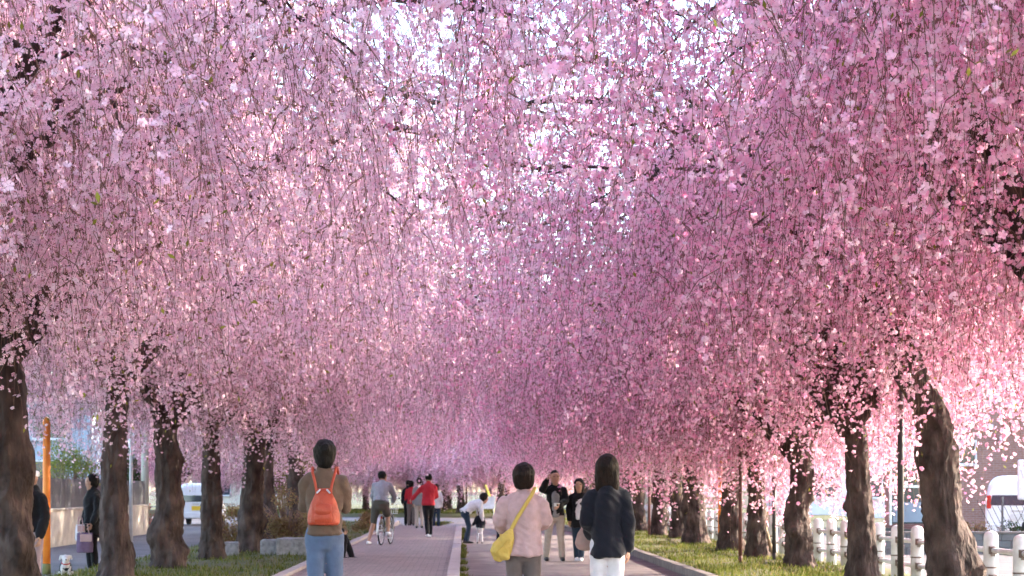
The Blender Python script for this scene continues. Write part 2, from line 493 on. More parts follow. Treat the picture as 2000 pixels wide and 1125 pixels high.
def make_crown(seed, kind, target):
    g = np.random.default_rng(seed)
    limbs = []
    anchors = []          # (point, outward direction)
    specs = [(2 * np.pi * i / 9 + g.uniform(-.25, .25), g.uniform(4.4, 6.1), g.uniform(2.2, 3.8)) for i in range(9)]
    specs = [(z_, R_ * (0.60 if math.cos(z_) > .35 else (1.08 if math.cos(z_) < -.3 else .92)), h_) for (z_, R_, h_) in specs]
    specs += [(2 * np.pi * i / 5 + g.uniform(-.5, .5), g.uniform(1.2, 3.0), g.uniform(3.4, 4.8)) for i in range(5)]
    for (az, Rr, rise) in specs:
        acc = Acc()
        t = np.linspace(0, 1, 15)
        r = Rr * t ** 1.05
        z = FORK - 0.25 + rise * np.sin(np.minimum(t / 0.8, 1) * np.pi / 2) - 0.9 * np.maximum(0, t - 0.72) ** 1.5 * 3
        wob = np.cumsum(g.normal(0, 0.05, 15)); wob[0] = 0
        d = np.array([np.cos(az), np.sin(az)]); pd = np.array([-d[1], d[0]])
        P = np.stack([d[0] * r + pd[0] * wob, d[1] * r + pd[1] * wob, z + np.r_[0, np.cumsum(g.normal(0, .035, 14))]], 1)
        rad = 0.085 * (1 - t) ** 0.8 + 0.012
        acc.add(*tube_arrays(P, rad, 7))
        for k in range(10):
            tt = g.uniform(.18, .99); p = np.array([np.interp(tt, t, P[:, c]) for c in range(3)])
            az2 = az + g.choice([-1, 1]) * g.uniform(.35, 1.5); L = g.uniform(.7, 1.9)
            u = np.linspace(0, 1, 9)
            d2 = np.array([np.cos(az2), np.sin(az2)])
            S = np.stack([p[0] + d2[0] * L * u, p[1] + d2[1] * L * u, p[2] + g.uniform(.1, .6) * np.sin(u * 2.2) - g.uniform(.2, .7) * u ** 2], 1)
            S[1:, :2] += np.cumsum(g.normal(0, .03, (8, 2)), 0)
            acc.add(*tube_arrays(S, 0.026 * (1 - u) + 0.006, 5))
            for q in range(6):
                uu = g.uniform(.1, 1)
                anchors.append((np.array([np.interp(uu, u, S[:, c]) for c in range(3)]), az2))
        for q in range(11):
            tt = g.uniform(.25, 1)
            anchors.append((np.array([np.interp(tt, t, P[:, c]) for c in range(3)]), az + g.normal(0, .8)))
        limbs.append(acc.get())
    tw = Acc(); cl = []; leaf = []
    for (p, az) in anchors:
        rr = math.hypot(p[0], p[1])
        zmin = (1.62 + 0.24 * rr) if kind == 'pale' else (1.25 + 0.30 * rr)
        zmin += 0.9 * mnoise.noise((p[0] * 1.1 + seed, p[1] * 1.1, 1.7))
        if kind == 'deep' and p[0] > 0.9: zmin += min(1.3, (p[0] - .9) * .9)
        if g.random() < (0.12 if kind == 'pale' else 0.2): zmin -= g.uniform(.2, .8)
        hi = min(3.4, p[2] - zmin)
        if hi < 0.35: hi = 0.35
        L = g.uniform(0.35, 1.0) * hi if hi > .6 else hi
        m = max(4, int(L / .2))
        u = np.linspace(0, 1, m)
        drift = g.uniform(.08, .75) * min(1, L / 1.2); aa = az + g.normal(0, .7)
        sway = np.cumsum(g.normal(0, .02, (m, 2)), 0)
        lean = g.normal(0, .13, 2) * L
        S = np.stack([p[0] + np.cos(aa) * drift * (1 - np.exp(-3 * u)) + sway[:, 0] + lean[0] * u,
                      p[1] + np.sin(aa) * drift * (1 - np.exp(-3 * u)) + sway[:, 1] + lean[1] * u,
                      p[2] - L * u + 0.06 * np.sin(u * 3.1)], 1)
        S[0] = p
        tw.add(*tube_arrays(S, 0.0034 * (1 - u) + 0.0014, 3))
        n = int(L / .05)
        uu = np.sort(g.uniform(.04, 1, n)); ph = g.uniform(0, 50); keep = np.array([mnoise.noise((v * L * 2.6 + ph, 0.3, 0.7)) > -.12 for v in uu], dtype=bool) | (g.random(n) < .22); uu = uu[keep]
        if len(uu) == 0: uu = np.array([.6, .95])
        cl.append(np.stack([np.interp(uu, u, S[:, c]) for c in range(3)], 1))
        # short side twiglets
        for q in range(int(L * 2.6)):
            ui = g.uniform(.1, .85); b = np.array([np.interp(ui, u, S[:, c]) for c in range(3)])
            l2 = g.uniform(.18, .6); a3 = g.uniform(0, 6.28); sp = g.uniform(.3, .8)
            v = np.linspace(0, 1, 4)
            S2 = np.stack([b[0] + np.cos(a3) * l2 * sp * v ** .8, b[1] + np.sin(a3) * l2 * sp * v ** .8, b[2] - l2 * v ** 1.6], 1)
            tw.add(*tube_arrays(S2, 0.0028 * (1 - v) + 0.0014, 3))
            vv = g.uniform(.15, 1, int(l2 / .055) + 1)
            cl.append(np.stack([np.interp(vv, v, S2[:, c]) for c in range(3)], 1))
        if g.random() < .5:
            leaf.append(S[-1] + g.normal(0, .03, 3))
            leaf.append(S[m // 2] + g.normal(0, .03, 3))
    C = np.vstack(cl)
    per = target / len(C)
    rep = np.floor(per + g.random(len(C))).astype(int)
    C = np.repeat(C, rep, axis=0)
    n = len(C)
    off = unit(g.normal(0, 1, (n, 3))) * (g.uniform(.25, 1, n) ** .6 * (0.056 if kind == 'pale' else 0.052))[:, None]
    off[:, 2] -= 0.012
    Pos = C + off
    nrm = unit(off / 0.04 + g.normal(0, .55, (n, 3)) + np.array([0, 0, -0.15]))
    ref = unit(g.normal(0, 1, (n, 3)))
    U = unit(np.cross(nrm, ref)); W = np.cross(nrm, U)
    size = (0.0222 if kind == 'pale' else 0.0244) * g.uniform(.75, 1.2, n)
    tints = np.clip(g.normal(.5, .25, n), 0, 1)
    templates = [flower_template(kind, g) for _ in range(4)]
    Vs, Qs, Ts, tq, tt_ = [], [], [], [], []
    base = 0
    for k, (tv, q, tr) in enumerate(templates):
        sel = np.arange(n) % 4 == k
        nn = int(sel.sum())
        v = Pos[sel][:, None] + size[sel][:, None, None] * (tv[None, :, :1] * U[sel][:, None] + tv[None, :, 1:2] * W[sel][:, None] + tv[None, :, 2:3] * nrm[sel][:, None])
        o = base + np.arange(nn) * len(tv)
        Vs.append(v.reshape(-1, 3)); Qs.append((q[None] + o[:, None, None]).reshape(-1, 4)); Ts.append((tr[None] + o[:, None, None]).reshape(-1, 3))
        tq.append(np.clip(np.repeat(tints[sel], len(q)) + g.normal(0, .06, nn * len(q)), 0, 1)); tt_.append(np.repeat(tints[sel], len(tr)))
        base += nn * len(tv)
    Q = np.vstack(Qs); T = np.vstack(Ts)
    pm = M['petal_pale' if kind == 'pale' else 'petal_deep']
    blossom = raw_mesh('blossom', np.vstack(Vs), Q, T, [pm, M['calyx']], np.zeros(len(Q), np.int32), np.ones(len(T), np.int32),
                       attr=np.concatenate(tq + tt_))
    tv, tqd = tw.get()
    twigs = raw_mesh('crown', tv, tqd, mats=[M['twig']])
    Lp = np.array(leaf); nl = len(Lp)
    dirn = unit(g.normal(0, .5, (nl, 3)) + np.array([0, 0, -.9])); sd = unit(np.cross(dirn, g.normal(0, 1, (nl, 3))))
    ll = g.uniform(.035, .06, nl)[:, None]
    LV = np.stack([Lp, Lp + dirn * ll * .5 + sd * ll * .2, Lp + dirn * ll, Lp + dirn * ll * .5 - sd * ll * .2], 1).reshape(-1, 3)
    leaves = raw_mesh('young_leaves', LV, np.arange(4 * nl).reshape(nl, 4), mats=[M['young_leaf']], attr=g.random(nl))
    limb_me = []
    for (v, q) in limbs:
        limb_me.append(raw_mesh('branch', v, q, mats=[M['bark_branch']], smooth=True))
    return dict(limbs=limb_me, twigs=twigs, blossom=blossom, leaves=leaves, n=n)

CROWNS = {'pale': [make_crown(11, 'pale', 79000)],
          'deep': [make_crown(21, 'deep', 60000)]}

def trunk_mesh(seed, path, r0, burls=5, nseg=72, nside=40):
    """path: (x, z) or (x, y, z) centre line control points relative to the base"""
    g = random.Random(seed)
    cp = np.array([(p[0], p[1], p[2]) for p in path], float)
    tk = np.linspace(0, 1, len(cp)); t = np.linspace(0, 1, nseg)
    P = np.stack([np.interp(t, tk, cp[:, c]) for c in range(3)], 1)
    for _ in range(3): P[1:-1] = (P[:-2] + 2 * P[1:-1] + P[2:]) / 4
    ztot = cp[-1, 2]
    bl = [(g.uniform(.1, .95), g.uniform(0, 6.28), g.uniform(.2, .5), g.uniform(.03, .09), g.uniform(.35, .8)) for _ in range(burls)]
    th = np.linspace(0, 2 * np.pi, nside, endpoint=False)
    V = []
    for i in range(nseg):
        zz = t[i]
        rr = r0 * (1.0 - 0.32 * zz + 0.55 * math.exp(-zz * 14))
        for a in th:
            k = 1.0
            for (bt, ba, bamp, bw, aw) in bl:
                da = (a - ba + math.pi) % (2 * math.pi) - math.pi
                k += bamp * math.exp(-((zz - bt) / bw) ** 2) * math.exp(-(da / aw) ** 2)
            k += 0.16 * mnoise.noise((math.cos(a) * 1.2 + seed, math.sin(a) * 1.2, zz * ztot * 1.6)) \
                + 0.18 * mnoise.noise((math.cos(a) * 3 + seed, math.sin(a) * 3, zz * ztot * 4)) \
                + 0.18 * abs(mnoise.noise((math.cos(a) * 6 + seed, math.sin(a) * 6, zz * ztot * 9))) \
                + 0.07 * mnoise.noise((math.cos(a) * 12 + seed, math.sin(a) * 12, zz * ztot * 17))
            if zz < 0.06: k += 0.25 * max(0, math.sin(a * 3 + seed)) * (1 - zz / 0.06)
            V.append((P[i, 0] + rr * k * math.cos(a), P[i, 1] + rr * k * math.sin(a), P[i, 2]))
    n = nside
    i = np.arange(nseg - 1)[:, None] * n; j = np.arange(n)[None]; k = (j + 1) % n
    q = np.stack([i + j, i + k, i + n + k, i + n + j], -1).reshape(-1, 4)
    b = len(V)
    V.append((P[-1, 0], P[-1, 1], P[-1, 2] + r0 * .25))
    tr = np.array([((nseg - 1) * n + jj, (nseg - 1) * n + (jj + 1) % n, b) for jj in range(n)])
    return raw_mesh('trunk', V, q, tr, [M['bark']], smooth=True), P[-1]

SHARED_TRUNKS = []
def shared_trunk(i):
    if not SHARED_TRUNKS:
        for k in range(5):
            g = random.Random(100 + k)
            path = [(0, 0, -0.1), (g.uniform(-.08, .08), 0, .8), (g.uniform(-.14, .14), g.uniform(-.1, .1), 1.7), (g.uniform(-.2, .2), g.uniform(-.1, .1), 2.8)]
            SHARED_TRUNKS.append(trunk_mesh(50 + k, path, g.uniform(.18, .23), burls=6))
    return SHARED_TRUNKS[i % 5]

TREE_N = 0
def cherry(x, y, kind, label, group, variant=0, rot=0.0, sc=1.0, mirror=False, trunk=None, z=0.08, dz=0.0):
    global TREE_N
    TREE_N += 1
    root = tag(empty('weeping_cherry_tree', (x, y, z)), label, 'tree', group)
    if trunk is None: tm, top = shared_trunk(TREE_N)
    else: tm, top = trunk
    link('trunk', tm, root, rot=(0, 0, 0))
    C = CROWNS[kind][variant % len(CROWNS[kind])]
    rot = 0.5 * math.sin(rot * 2.7) + (0.0 if x > 0 else math.pi)
    sy = -sc if mirror else sc
    def place(nm, me, par, first=True):
        o = link(nm, me, par)
        if first:
            o.location = (top[0], top[1], top[2] - FORK * sc + 0.12 + dz)
            o.rotation_euler = (0, 0, rot); o.scale = (sc, sy, sc)
        return o
    for lm in C['limbs']: place('branch', lm, root)
    cr = place('crown', C['twigs'], root); cr['kind'] = 'stuff'
    b = place('blossom', C['blossom'], cr, False); b['kind'] = 'stuff'
    l = place('young_leaves', C['leaves'], cr, False); l['kind'] = 'stuff'
    return root

GL, GR, GB = 'pale weeping cherries of the left row', 'deep pink weeping cherries of the right row', 'weeping cherries beyond the bend'
ORD = ('first', 'second', 'third', 'fourth', 'fifth', 'sixth', 'seventh', 'eighth')
def tp(seed, pts, r, burls=5): return trunk_mesh(seed, [(a, 0, b) for a, b in pts], r, burls)
# left row; trunks in view follow the photograph's outlines
cherry(-4.9, 9.6, 'pale', 'pale pink weeping cherry whose sprays hang overhead, two places before the thick dark trunk', GL, 0, 0.4, 1.06)
cherry(-4.9, 14.4, 'pale', 'pale pink weeping cherry standing next before the thick dark trunk with a walker behind', GL, 1, 2.1, 1.14)
s = 188
cherry(*at(18, s), 'pale', 'pale pink weeping cherry with thick dark trunk, person in black and dog behind it', GL, 0, 3.6, 1.12, True, tp(1, [(.04, -.1), (.03, .8), (0, 1.6), (-.03, 2.4), (-.10, 3.1)], .235, 7), dz=-.45)
s = 143
cherry(*at(226, s), 'pale', 'pale pink weeping cherry with straight trunk half hiding a person holding shopping bags', GL, 1, 5.0, 1.12, False, tp(2, [(0, -.1), (-.02, .8), (-.03, 1.6), (.01, 2.2), (.03, 3.0)], .19, 5), dz=-.2)
s = 121
cherry(*at(328, s), 'pale', 'pale pink weeping cherry with stout swollen trunk split at its foot', GL, 0, 1.2, 1.12, True, tp(3, [(.0, -.1), (-.02, .4), (.03, 1.0), (.0, 1.6), (-.05, 2.1), (0, 2.8)], .235, 8), dz=-.42)
s = 107
cherry(*at(412, s), 'pale', 'pale pink weeping cherry with slim straight trunk beside the parked white van', GL, 1, 0.3, 1.12, True, tp(4, [(.02, -.1), (0, .8), (.0, 1.6), (.0, 2.9)], .20, 4), dz=-.42)
s = 99
cherry(*at(488, s), 'pale', 'pale pink weeping cherry with twin ridged trunk beside the granite blocks', GL, 0, 4.4, 1.12, False, tp(5, [(0, -.1), (.02, .8), (.07, 1.6), (.1, 2.2), (.02, 2.8)], .24, 7), dz=-.42)
for i, yy in enumerate((44.5, 49.5, 54.5, 59.8, 65, 70.5)):
    kd = 'pale' if i in (0, 1, 3) else 'deep'
    cherry(-4.75 + 0.2 * math.sin(i * 2.2), yy, kd, ('pale' if kd == 'pale' else 'deeper pink') + ' weeping cherry, ' + ORD[i] + ' past the twin ridged trunk in the left row', GL, i, i * 1.9, 1.08 + .05 * math.sin(i * 3), i % 2 == 0, dz=-.35)
# right row
cherry(5.3, 7.2, 'deep', 'deep pink weeping cherry whose soft sprays hang closest over the asphalt path', GR, 1, 2.8, 1.0, dz=.55)
cherry(5.2, 11.6, 'deep', 'deep pink double flowered weeping cherry reaching over the middle kerb, second before the curved trunk', GR, 0, 0.9, 1.16, dz=.3)
cherry(5.4, 16.1, 'deep', 'deep pink weeping cherry standing next before the curved trunk by the black pole', GR, 1, 4.0, 1.14, True, dz=-.2)
s = 173
cherry(*at(1850, s), 'deep', 'deep pink weeping cherry with curved leaning trunk beside the black pole', GR, 0, 2.2, 1.0, False, tp(11, [(.12, -.1), (.02, .5), (-.08, 1.1), (-.10, 1.7), (-.18, 2.1), (-.42, 2.6), (-.5, 3.0)], .235, 5), dz=.0)
s = 143
cherry(*at(1682, s), 'deep', 'deep pink weeping cherry with low sprays hanging to its foot beside the white fence', GR, 1, 5.3, 1.12, False, tp(12, [(.03, -.1), (0, .7), (-.03, 1.3), (-.06, 1.9), (-.2, 2.8)], .19, 5), dz=-.6)
s = 121
cherry(*at(1560, s), 'deep', 'deep pink weeping cherry with forked stumpy trunk where two white posts show', GR, 0, 3.3, 1.12, True, tp(13, [(.04, -.1), (0, .5), (-.04, .9), (.06, 1.4), (.0, 2.7)], .22, 6), dz=-.85)
s = 106
cherry(*at(1478, s), 'deep', 'deep pink weeping cherry propped by a wooden stake beside a brown pole', GR, 1, 1.1, 1.12, False, tp(14, [(0, -.1), (.02, .7), (-.02, 1.4), (0, 2.7)], .19, 6), dz=-.85)
s = 96
cherry(*at(1424, s), 'deep', 'deep pink weeping cherry standing right against the orange pole', GR, 0, 0.2, 1.12, True, tp(15, [(0, -.1), (.02, .7), (.05, 1.4), (0, 2.8)], .22, 4), dz=-.7)
s = 85
cherry(*at(1356, s), 'deep', 'deep pink weeping cherry with the thick pale trunk next past the orange pole', GR, 1, 2.5, 1.12, False, tp(16, [(.05, -.1), (0, .7), (-.03, 1.4), (0, 2.8)], .27, 4), dz=-.7)
for i, (xx, ss) in enumerate(((1320, 77), (1284, 70.5), (1250, 64.5), (1222, 58.5), (1200, 54), (1180, 50.5), (1163, 47.5), (1148, 44.5))):
    cherry(*at(xx, ss), 'deep', 'deep pink weeping cherry, ' + ORD[i] + ' past the thick pale trunk in the right row', GR, i, i * 2.3 + .5, 1.08, i % 2 == 1, dz=-.55)
for i, (xx, yy) in enumerate(((4.2, 87), (1.9, 93), (-0.2, 97), (-2.3, 100), (-4.9, 103), (-8.0, 105), (-11.5, 107), (2.5, 105), (-1.2, 110), (-6, 114), (7, 100), (-16, 104))):
    cherry(xx, yy, 'deep' if i % 3 else 'pale', 'weeping cherry on the grass beyond the bend of the path', GB, i, i * 1.7, 1.2, i % 2 == 0, dz=-.9)
for i, (xx, yy) in enumerate(((-3.4, 119), (1.5, 117), (5.5, 112), (-9.5, 118), (-13, 114), (-20, 112), (-24, 118), (9.5, 118), (-1, 125), (14, 124))):
    cherry(xx, yy, 'deep' if i % 4 else 'pale', 'weeping cherry in the far thicket behind the grass beyond the bend', 'weeping cherries of the far thicket', i, i * 2.9, 1.25, i % 2 == 0, dz=-1.25)

# ------------------------------------------------------------------ fence, poles, walls, buildings
def copy_child(o, parent, loc, rot=None):
    c = o.copy(); COL.objects.link(c); c.parent = parent; c.location = loc
    if rot is not None: c.rotation_euler = rot
    return c

fence = tag(empty('guard_fence', (6.2, 17, 0)), 'white guard fence of round posts and double pipe rails along the right street', 'fence')
mb = MB()
prof = [(-.05, .085), (.66, .085), (.76, .085), (.80, .08), (.825, .066), (.84, .04), (.846, .006)]
mb.loft([(0, 0, z) for z, r in prof], [r for z, r in prof], n=20, cap=False)
post0 = mb.build('post', M['white_paint'], fence, smooth=True)
mb = MB(); mb.loft([(0, 0, .405), (0, 0, .425)], [.0872, .0872], n=20, cap=False); band0 = mb.build('band', M['rust_bracket'], post0)
mb = MB(); mb.loft([(0, .12, 0), (0, 1.05, 0)], [.032, .032], n=10, cap=False, side=(1, 0, 0))
rail0 = mb.build('rail', M['white_paint'], fence, (0, 0, .63), smooth=True)
mb = MB()
mb.box((-.042, 0, -.045), (.042, .07, .045)); mb.box((-.02, .01, -.07), (.02, .05, -.04))
brk0 = mb.build('bracket', M['rust_bracket'], rail0, (0, .075, 0)); copy_child(brk0, rail0, (0, 1.03, 0))
step = 1.17
for i in range(40):
    if i:
        p = copy_child(post0, fence, (0, i * step, random.uniform(-.01, .01)), (random.uniform(-.012, .012), random.uniform(-.012, .012), 0)); copy_child(band0, p, (0, 0, 0))
    for z in (.63, .30):
        if i == 0 and z == .63: continue
        if i == 39: continue
        r_ = copy_child(rail0, fence, (0, i * step, z)); copy_child(brk0, r_, (0, .075, 0)); copy_child(brk0, r_, (0, 1.03, 0))

def pole(name, label, cat, x, y, z0, h, r, m, base=None, cap=True, group=None, lean=(0, 0)):
    root = tag(empty(name, (x, y, z0), 0), label, cat, group)
    mb = MB(); mb.loft([(0, 0, -.1), (lean[0] * .5, lean[1] * .5, h * .5), (lean[0], lean[1], h)], [r, r, r * .95], n=16, cap=False)
    mb.build('shaft', m, root, smooth=True)
    if base:
        mb = MB(); mb.loft([(0, 0, -.05), (0, 0, .14), (0, 0, .16)], [r * 1.12, r * 1.1, r * 1.02], n=16, cap=False); mb.build('base_sleeve', base, root, smooth=True)
    mb = MB(); mb.loft([(lean[0], lean[1], h), (lean[0], lean[1], h + r * .5)], [r * 1.05, r * .9], n=16); mb.build('top_cap', m, root, smooth=True)
    return root
GP = 'orange marker poles'
pole('marker_pole', 'orange round marker pole on the left street near the dog', 'pole', *at(91, 122), 0, 2.42, .062, M['orange_paint'], M['olive_paint'], group=GP)
pole('marker_pole', 'orange round marker pole standing against a right row trunk', 'pole', *at(1407, 93), .08, 2.0, .05, M['orange_paint'], M['olive_paint'], group=GP)
pole('sign_pole', 'black metal pole beside the curved leaning trunk', 'pole', *at(1759, 158), .08, 2.75, .04, M['black_pole'], M['black_pole'])
pole('brown_pole', 'slim brown metal pole on the sunlit grass by the propped cherry', 'pole', *at(1446, 117), .08, 2.4, .032, M['brown_pole'], M['brown_pole'])
pole('brown_pole', 'slim brown metal pole among the far right row trunks', 'pole', *at(1268, 71), .08, 2.3, .035, M['brown_pole'], M['brown_pole'])
pole('brown_pole', 'short dark brown post behind the forked stumpy cherry trunk', 'pole', *at(1512, 112), .08, 1.5, .035, M['black_pole'], M['black_pole'])
pole('brown_pole', 'dark slim pole on the grass beyond the bend of the path', 'pole', *at(911, 36), .1, 3.0, .05, M['brown_pole'], M['brown_pole'])
def stake(label, x, y, z, dx, dy, h, m, r=.035):
    root = tag(empty('tree_stake', (x, y, z)), label, 'stake')
    mb = MB(); mb.loft([(0, 0, -.12), (dx * .5, dy * .5, h * .5), (dx, dy, h)], [r, r * .95, r * .85], n=9, cap=False); mb.build('stake_shaft', m, root, smooth=True)
    mb = MB(); mb.torus((dx * .93, dy * .93, h * .93), (dx, dy, h), r * 1.15, .012, 14, 6); mb.build('rope_tie', M['twig'], root)
X_, Y_ = at(1500, 106)
stake('wooden stake leaning against the propped right row cherry', X_ + .12, Y_ - .1, .08, -.45, .1, 1.5, M['stake_wood'])
stake('pale wooden stake beside the thick pale trunk', *at(1338, 83), .08, .12, 0, 1.6, M['stake_wood'])
X_, Y_ = at(970, 40)
stake('yellow wooden stake slanting over the grass beyond the bend', X_, Y_, .1, -.55, 0, 1.5, M['yellow_paint'], .06)
X_, Y_ = at(954, 41)
wb = tag(empty('notice_board', (X_, Y_, .1)), 'small white notice board on two legs on the grass beyond the bend', 'sign')
mb = MB(); mb.box((-.3, -.02, .35), (.3, .02, .95)); mb.build('panel', M['white_paint'], wb, bevel=.01)
for sx in (-.25, .25):
    mb = MB(); mb.tube((sx, .035, -.1), (sx, .035, .9), .02); mb.build('leg', M['steel'], wb)

def stone(label, x, y, z, w, d, h, rz, seed):
    g = random.Random(seed)
    import bmesh
    bm = bmesh.new(); bmesh.ops.create_cube(bm, size=1)
    bmesh.ops.subdivide_edges(bm, edges=bm.edges[:], cuts=6, use_grid_fill=True)
    for v in bm.verts:
        v.co = Vector((v.co.x * w, v.co.y * d, (v.co.z + .5) * h))
        nz = mnoise.noise_vector(v.co * 6 + Vector((seed, 0, 0)))
        v.co += nz * .022
        k = min(.06, .06)
        v.co.x -= math.copysign(max(0, abs(v.co.x) - (w / 2 - .03)) * .5, v.co.x)
    me = bpy.data.meshes.new('stone_block'); bm.to_mesh(me); bm.free(); me.materials.append(M['granite'])
    o = link('stone_block', me, None, (x, y, z), (0, 0, rz)); b = o.modifiers.new('b', 'BEVEL'); b.width = .02; b.segments = 2
    return tag(o, label, 'stone block', 'granite blocks beside the left kerb')
Z0 = .02
x1, y1 = at(573, 104)
stone('large granite block behind the woman with the orange backpack', x1, y1, Z0, .66, .5, .42, .05, 1)
x2, y2 = at(528, 103)
stone('granite block between the twin ridged trunk and the large block', x2, y2 + .05, Z0, .34, .5, .38, -.08, 2)
x3, y3 = at(448, 103)
stone('small granite block between the slim trunk and the twin ridged trunk', x3, y3 + .2, Z0, .34, .45, .33, .1, 3)

# garden wall with slatted fence across the left street
def slat_wall(label, x, y0, y1, h, fh):
    root = tag(empty('garden_wall', (x, y0, 0)), label, 'wall')
    L = y1 - y0
    mb = MB(); mb.box((-.2, 0, -.05), (0, L, h)); mb.build('wall_base', M['concrete'], root, bevel=.015)
    mb = MB(); mb.box((-.22, -.02, h + .001), (.02, L + .02, h + .05)); mb.build('coping', M['concrete'], root, bevel=.01)
    mb = MB(); mb.box((-.02, 0, 0), (.02, .19, fh)); s0 = None
    n = int(L / .2)
    for i in range(n):
        if s0 is None: s0 = mb.build('slat', M['fence_grey'], root, (-.1, .005, h + .052))
        else: copy_child(s0, root, (-.1 + random.uniform(-.004, .004), .005 + i * .2, h + .052))
    mb = MB(); mb.box((-.15, -.01, h + fh - .05), (-.122, L, h + fh + .01)); mb.build('rail', M['fence_grey'], root)
slat_wall('cream concrete garden wall topped with grey slats across the left street', -9.75, 37, 57, .85, .72)

def window(parent, x, z, w, h, y=-.012, mull=1, frame=None, glass=None, depth=.09):
    """a window set into a wall that faces -Y"""
    frame = frame or M['white_paint']; glass = glass or M['glass_dark']
    mb = MB(); mb.box((x - w / 2, y - .02, z), (x + w / 2, y + .01, z + h)); win = mb.build('window', glass, parent)
    t = .055
    mb = MB()
    mb.box((x - w / 2 - t, y - depth, z - t), (x + w / 2 + t, y + .005, z)); mb.box((x - w / 2 - t, y - depth, z + h), (x + w / 2 + t, y + .005, z + h + t))
    mb.box((x - w / 2 - t, y - depth, z + .001), (x - w / 2, y + .005, z + h - .001)); mb.box((x + w / 2, y - depth, z + .001), (x + w / 2 + t, y + .005, z + h - .001))
    for k in range(mull): xx = x - w / 2 + w * (k + 1) / (mull + 1); mb.box((xx - .025, y - depth * .7, z + .001), (xx + .025, y - .021, z + h - .001))
    mb.build('frame', frame, win)
    mb = MB(); mb.box((x - w / 2 - .1, y - depth - .05, z - t - .04), (x + w / 2 + .1, y + .004, z - t - .002)); mb.build('sill', frame, win)
    return win

def house(name, label, x, y, rz, w, d, h, wallm, roofm, roof_h, over=.4, wins=(), gable='x', mull=1):
    root = tag(empty(name, (x, y, 0), rz), label, 'house')
    mb = MB(); mb.box((-w / 2, 0, -.1), (w / 2, d, h)); mb.build('wall', wallm, root)
    mb = MB()
    if roof_h > 0.3:
        a = w / 2 + over; b0 = -over; b1 = d + over
        if gable == 'x':
            mb.add([(-a, b0, h), (a, b0, h), (a, b1, h), (-a, b1, h), (-a, d / 2, h + roof_h), (a, d / 2, h + roof_h),
                    (-a, b0, h - .12), (a, b0, h - .12), (a, b1, h - .12), (-a, b1, h - .12)],
                   [(0, 1, 5, 4), (2, 3, 4, 5), (0, 4, 3), (1, 2, 5), (6, 7, 1, 0), (8, 9, 3, 2), (7, 8, 2, 1), (9, 6, 0, 3), (9, 8, 7, 6)])
        else:
            mb.add([(-a, b0, h), (a, b0, h), (a, b1, h), (-a, b1, h), (0, b0, h + roof_h), (0, b1, h + roof_h),
                    (-a, b0, h - .12), (a, b0, h - .12), (a, b1, h - .12), (-a, b1, h - .12)],
                   [(0, 1, 4), (1, 2, 5, 4), (2, 3, 5), (3, 0, 4, 5), (6, 7, 1, 0), (8, 9, 3, 2), (7, 8, 2, 1), (9, 6, 0, 3), (9, 8, 7, 6)])
    else:
        mb.box((-w / 2 - over, -over, h + .001), (w / 2 + over, d + over, h + .18))
    mb.build('roof', roofm, root)
    for (wx, wz, ww, wh) in wins: window(root, wx, wz, ww, wh, mull=mull)
    return root

# brick house on the right
bh = house('brick_house', 'red brick house with white framed window beyond the right street', 17.7, 60, 0, 4.3, 8, 7.2, M['brick_wall'], M['roof_grey'], 1.6, .35,
           [((1888 - VX) / 60 - 17.7, zpix(905, 60), .5, .7), ((1905 - VX) / 60 - 17.7, zpix(745, 60), .8, 1.0)], mull=0)
mb = MB(); x0 = (1742 - VX) / 60 - 17.7
mb.box((-.02 + x0, -.06, .25), (x0 + 1.1, -.02, 2.55)); dr = mb.build('door', M['glass_dark'], bh)
mb = MB(); mb.box((x0 + .02, -.085, .3), (x0 + 1.06, -.062, .95)); mb.build('panel', M['glass_blue'], dr)
mb = MB(); mb.box((x0 - .1, -.11, .2), (x0 - .022, -.01, 2.62)); mb.box((x0 + 1.102, -.11, .2), (x0 + 1.17, -.01, 2.62)); mb.box((x0 - .02, -.11, 1.42), (x0 + 1.1, -.062, 1.5)); mb.box((x0 - .1, -.11, 2.621), (x0 + 1.17, -.01, 2.68)); mb.build('frame', M['steel'], dr)
for (px_, py_) in ((1934, 834), (1956, 858)):
    xx, zz = (px_ - VX) / 60 - 17.7, zpix(py_, 60)
    mb = MB(); mb.box((xx - .07, -.12, zz - .06), (xx + .07, .0, zz + .08)); mb.loft([(xx - .05, -.13, zz - .03), (xx + .05, -.13, zz - .03)], [.03, .03], n=8); mb.build('vent_hood', M['white_paint'], bh, bevel=.01)
mb = MB(); mb.tube((2.1, -.06, 0), (2.1, -.06, 7.1), .04); mb.build('downpipe', M['black_pole'], bh)
house('sided_house', 'white sided house next to the brick house', 22.9, 59.4, 0, 6, 8, 6.2, M['siding'], M['roof_grey'], 1.5, .4, [(0.8, 1.2, 1.2, 1.1), (0.8, 3.4, 1.2, 1.0)])
house('far_house', 'pale house far along the right street behind the fence', 19.5, 92, 0, 7, 8, 5.2, M['white_wall'], M['roof_grey'], 1.6, .5, [(-1.5, 1.0, 1.4, 1.2), (1.4, 1.0, 1.4, 1.2), (-1.5, 3.3, 1.2, 1), (1.4, 3.3, 1.2, 1)])
house('far_house', 'cream house farthest along the right street', 16.0, 125, 0, 7, 8, 5.4, M['cream_wall'], M['roof_grey'], 1.6, .5, [(-1.8, 1.0, 1.4, 1.2), (1.4, 1.0, 1.4, 1.2), (-1.6, 3.3, 1.2, 1), (1.4, 3.3, 1.2, 1)])
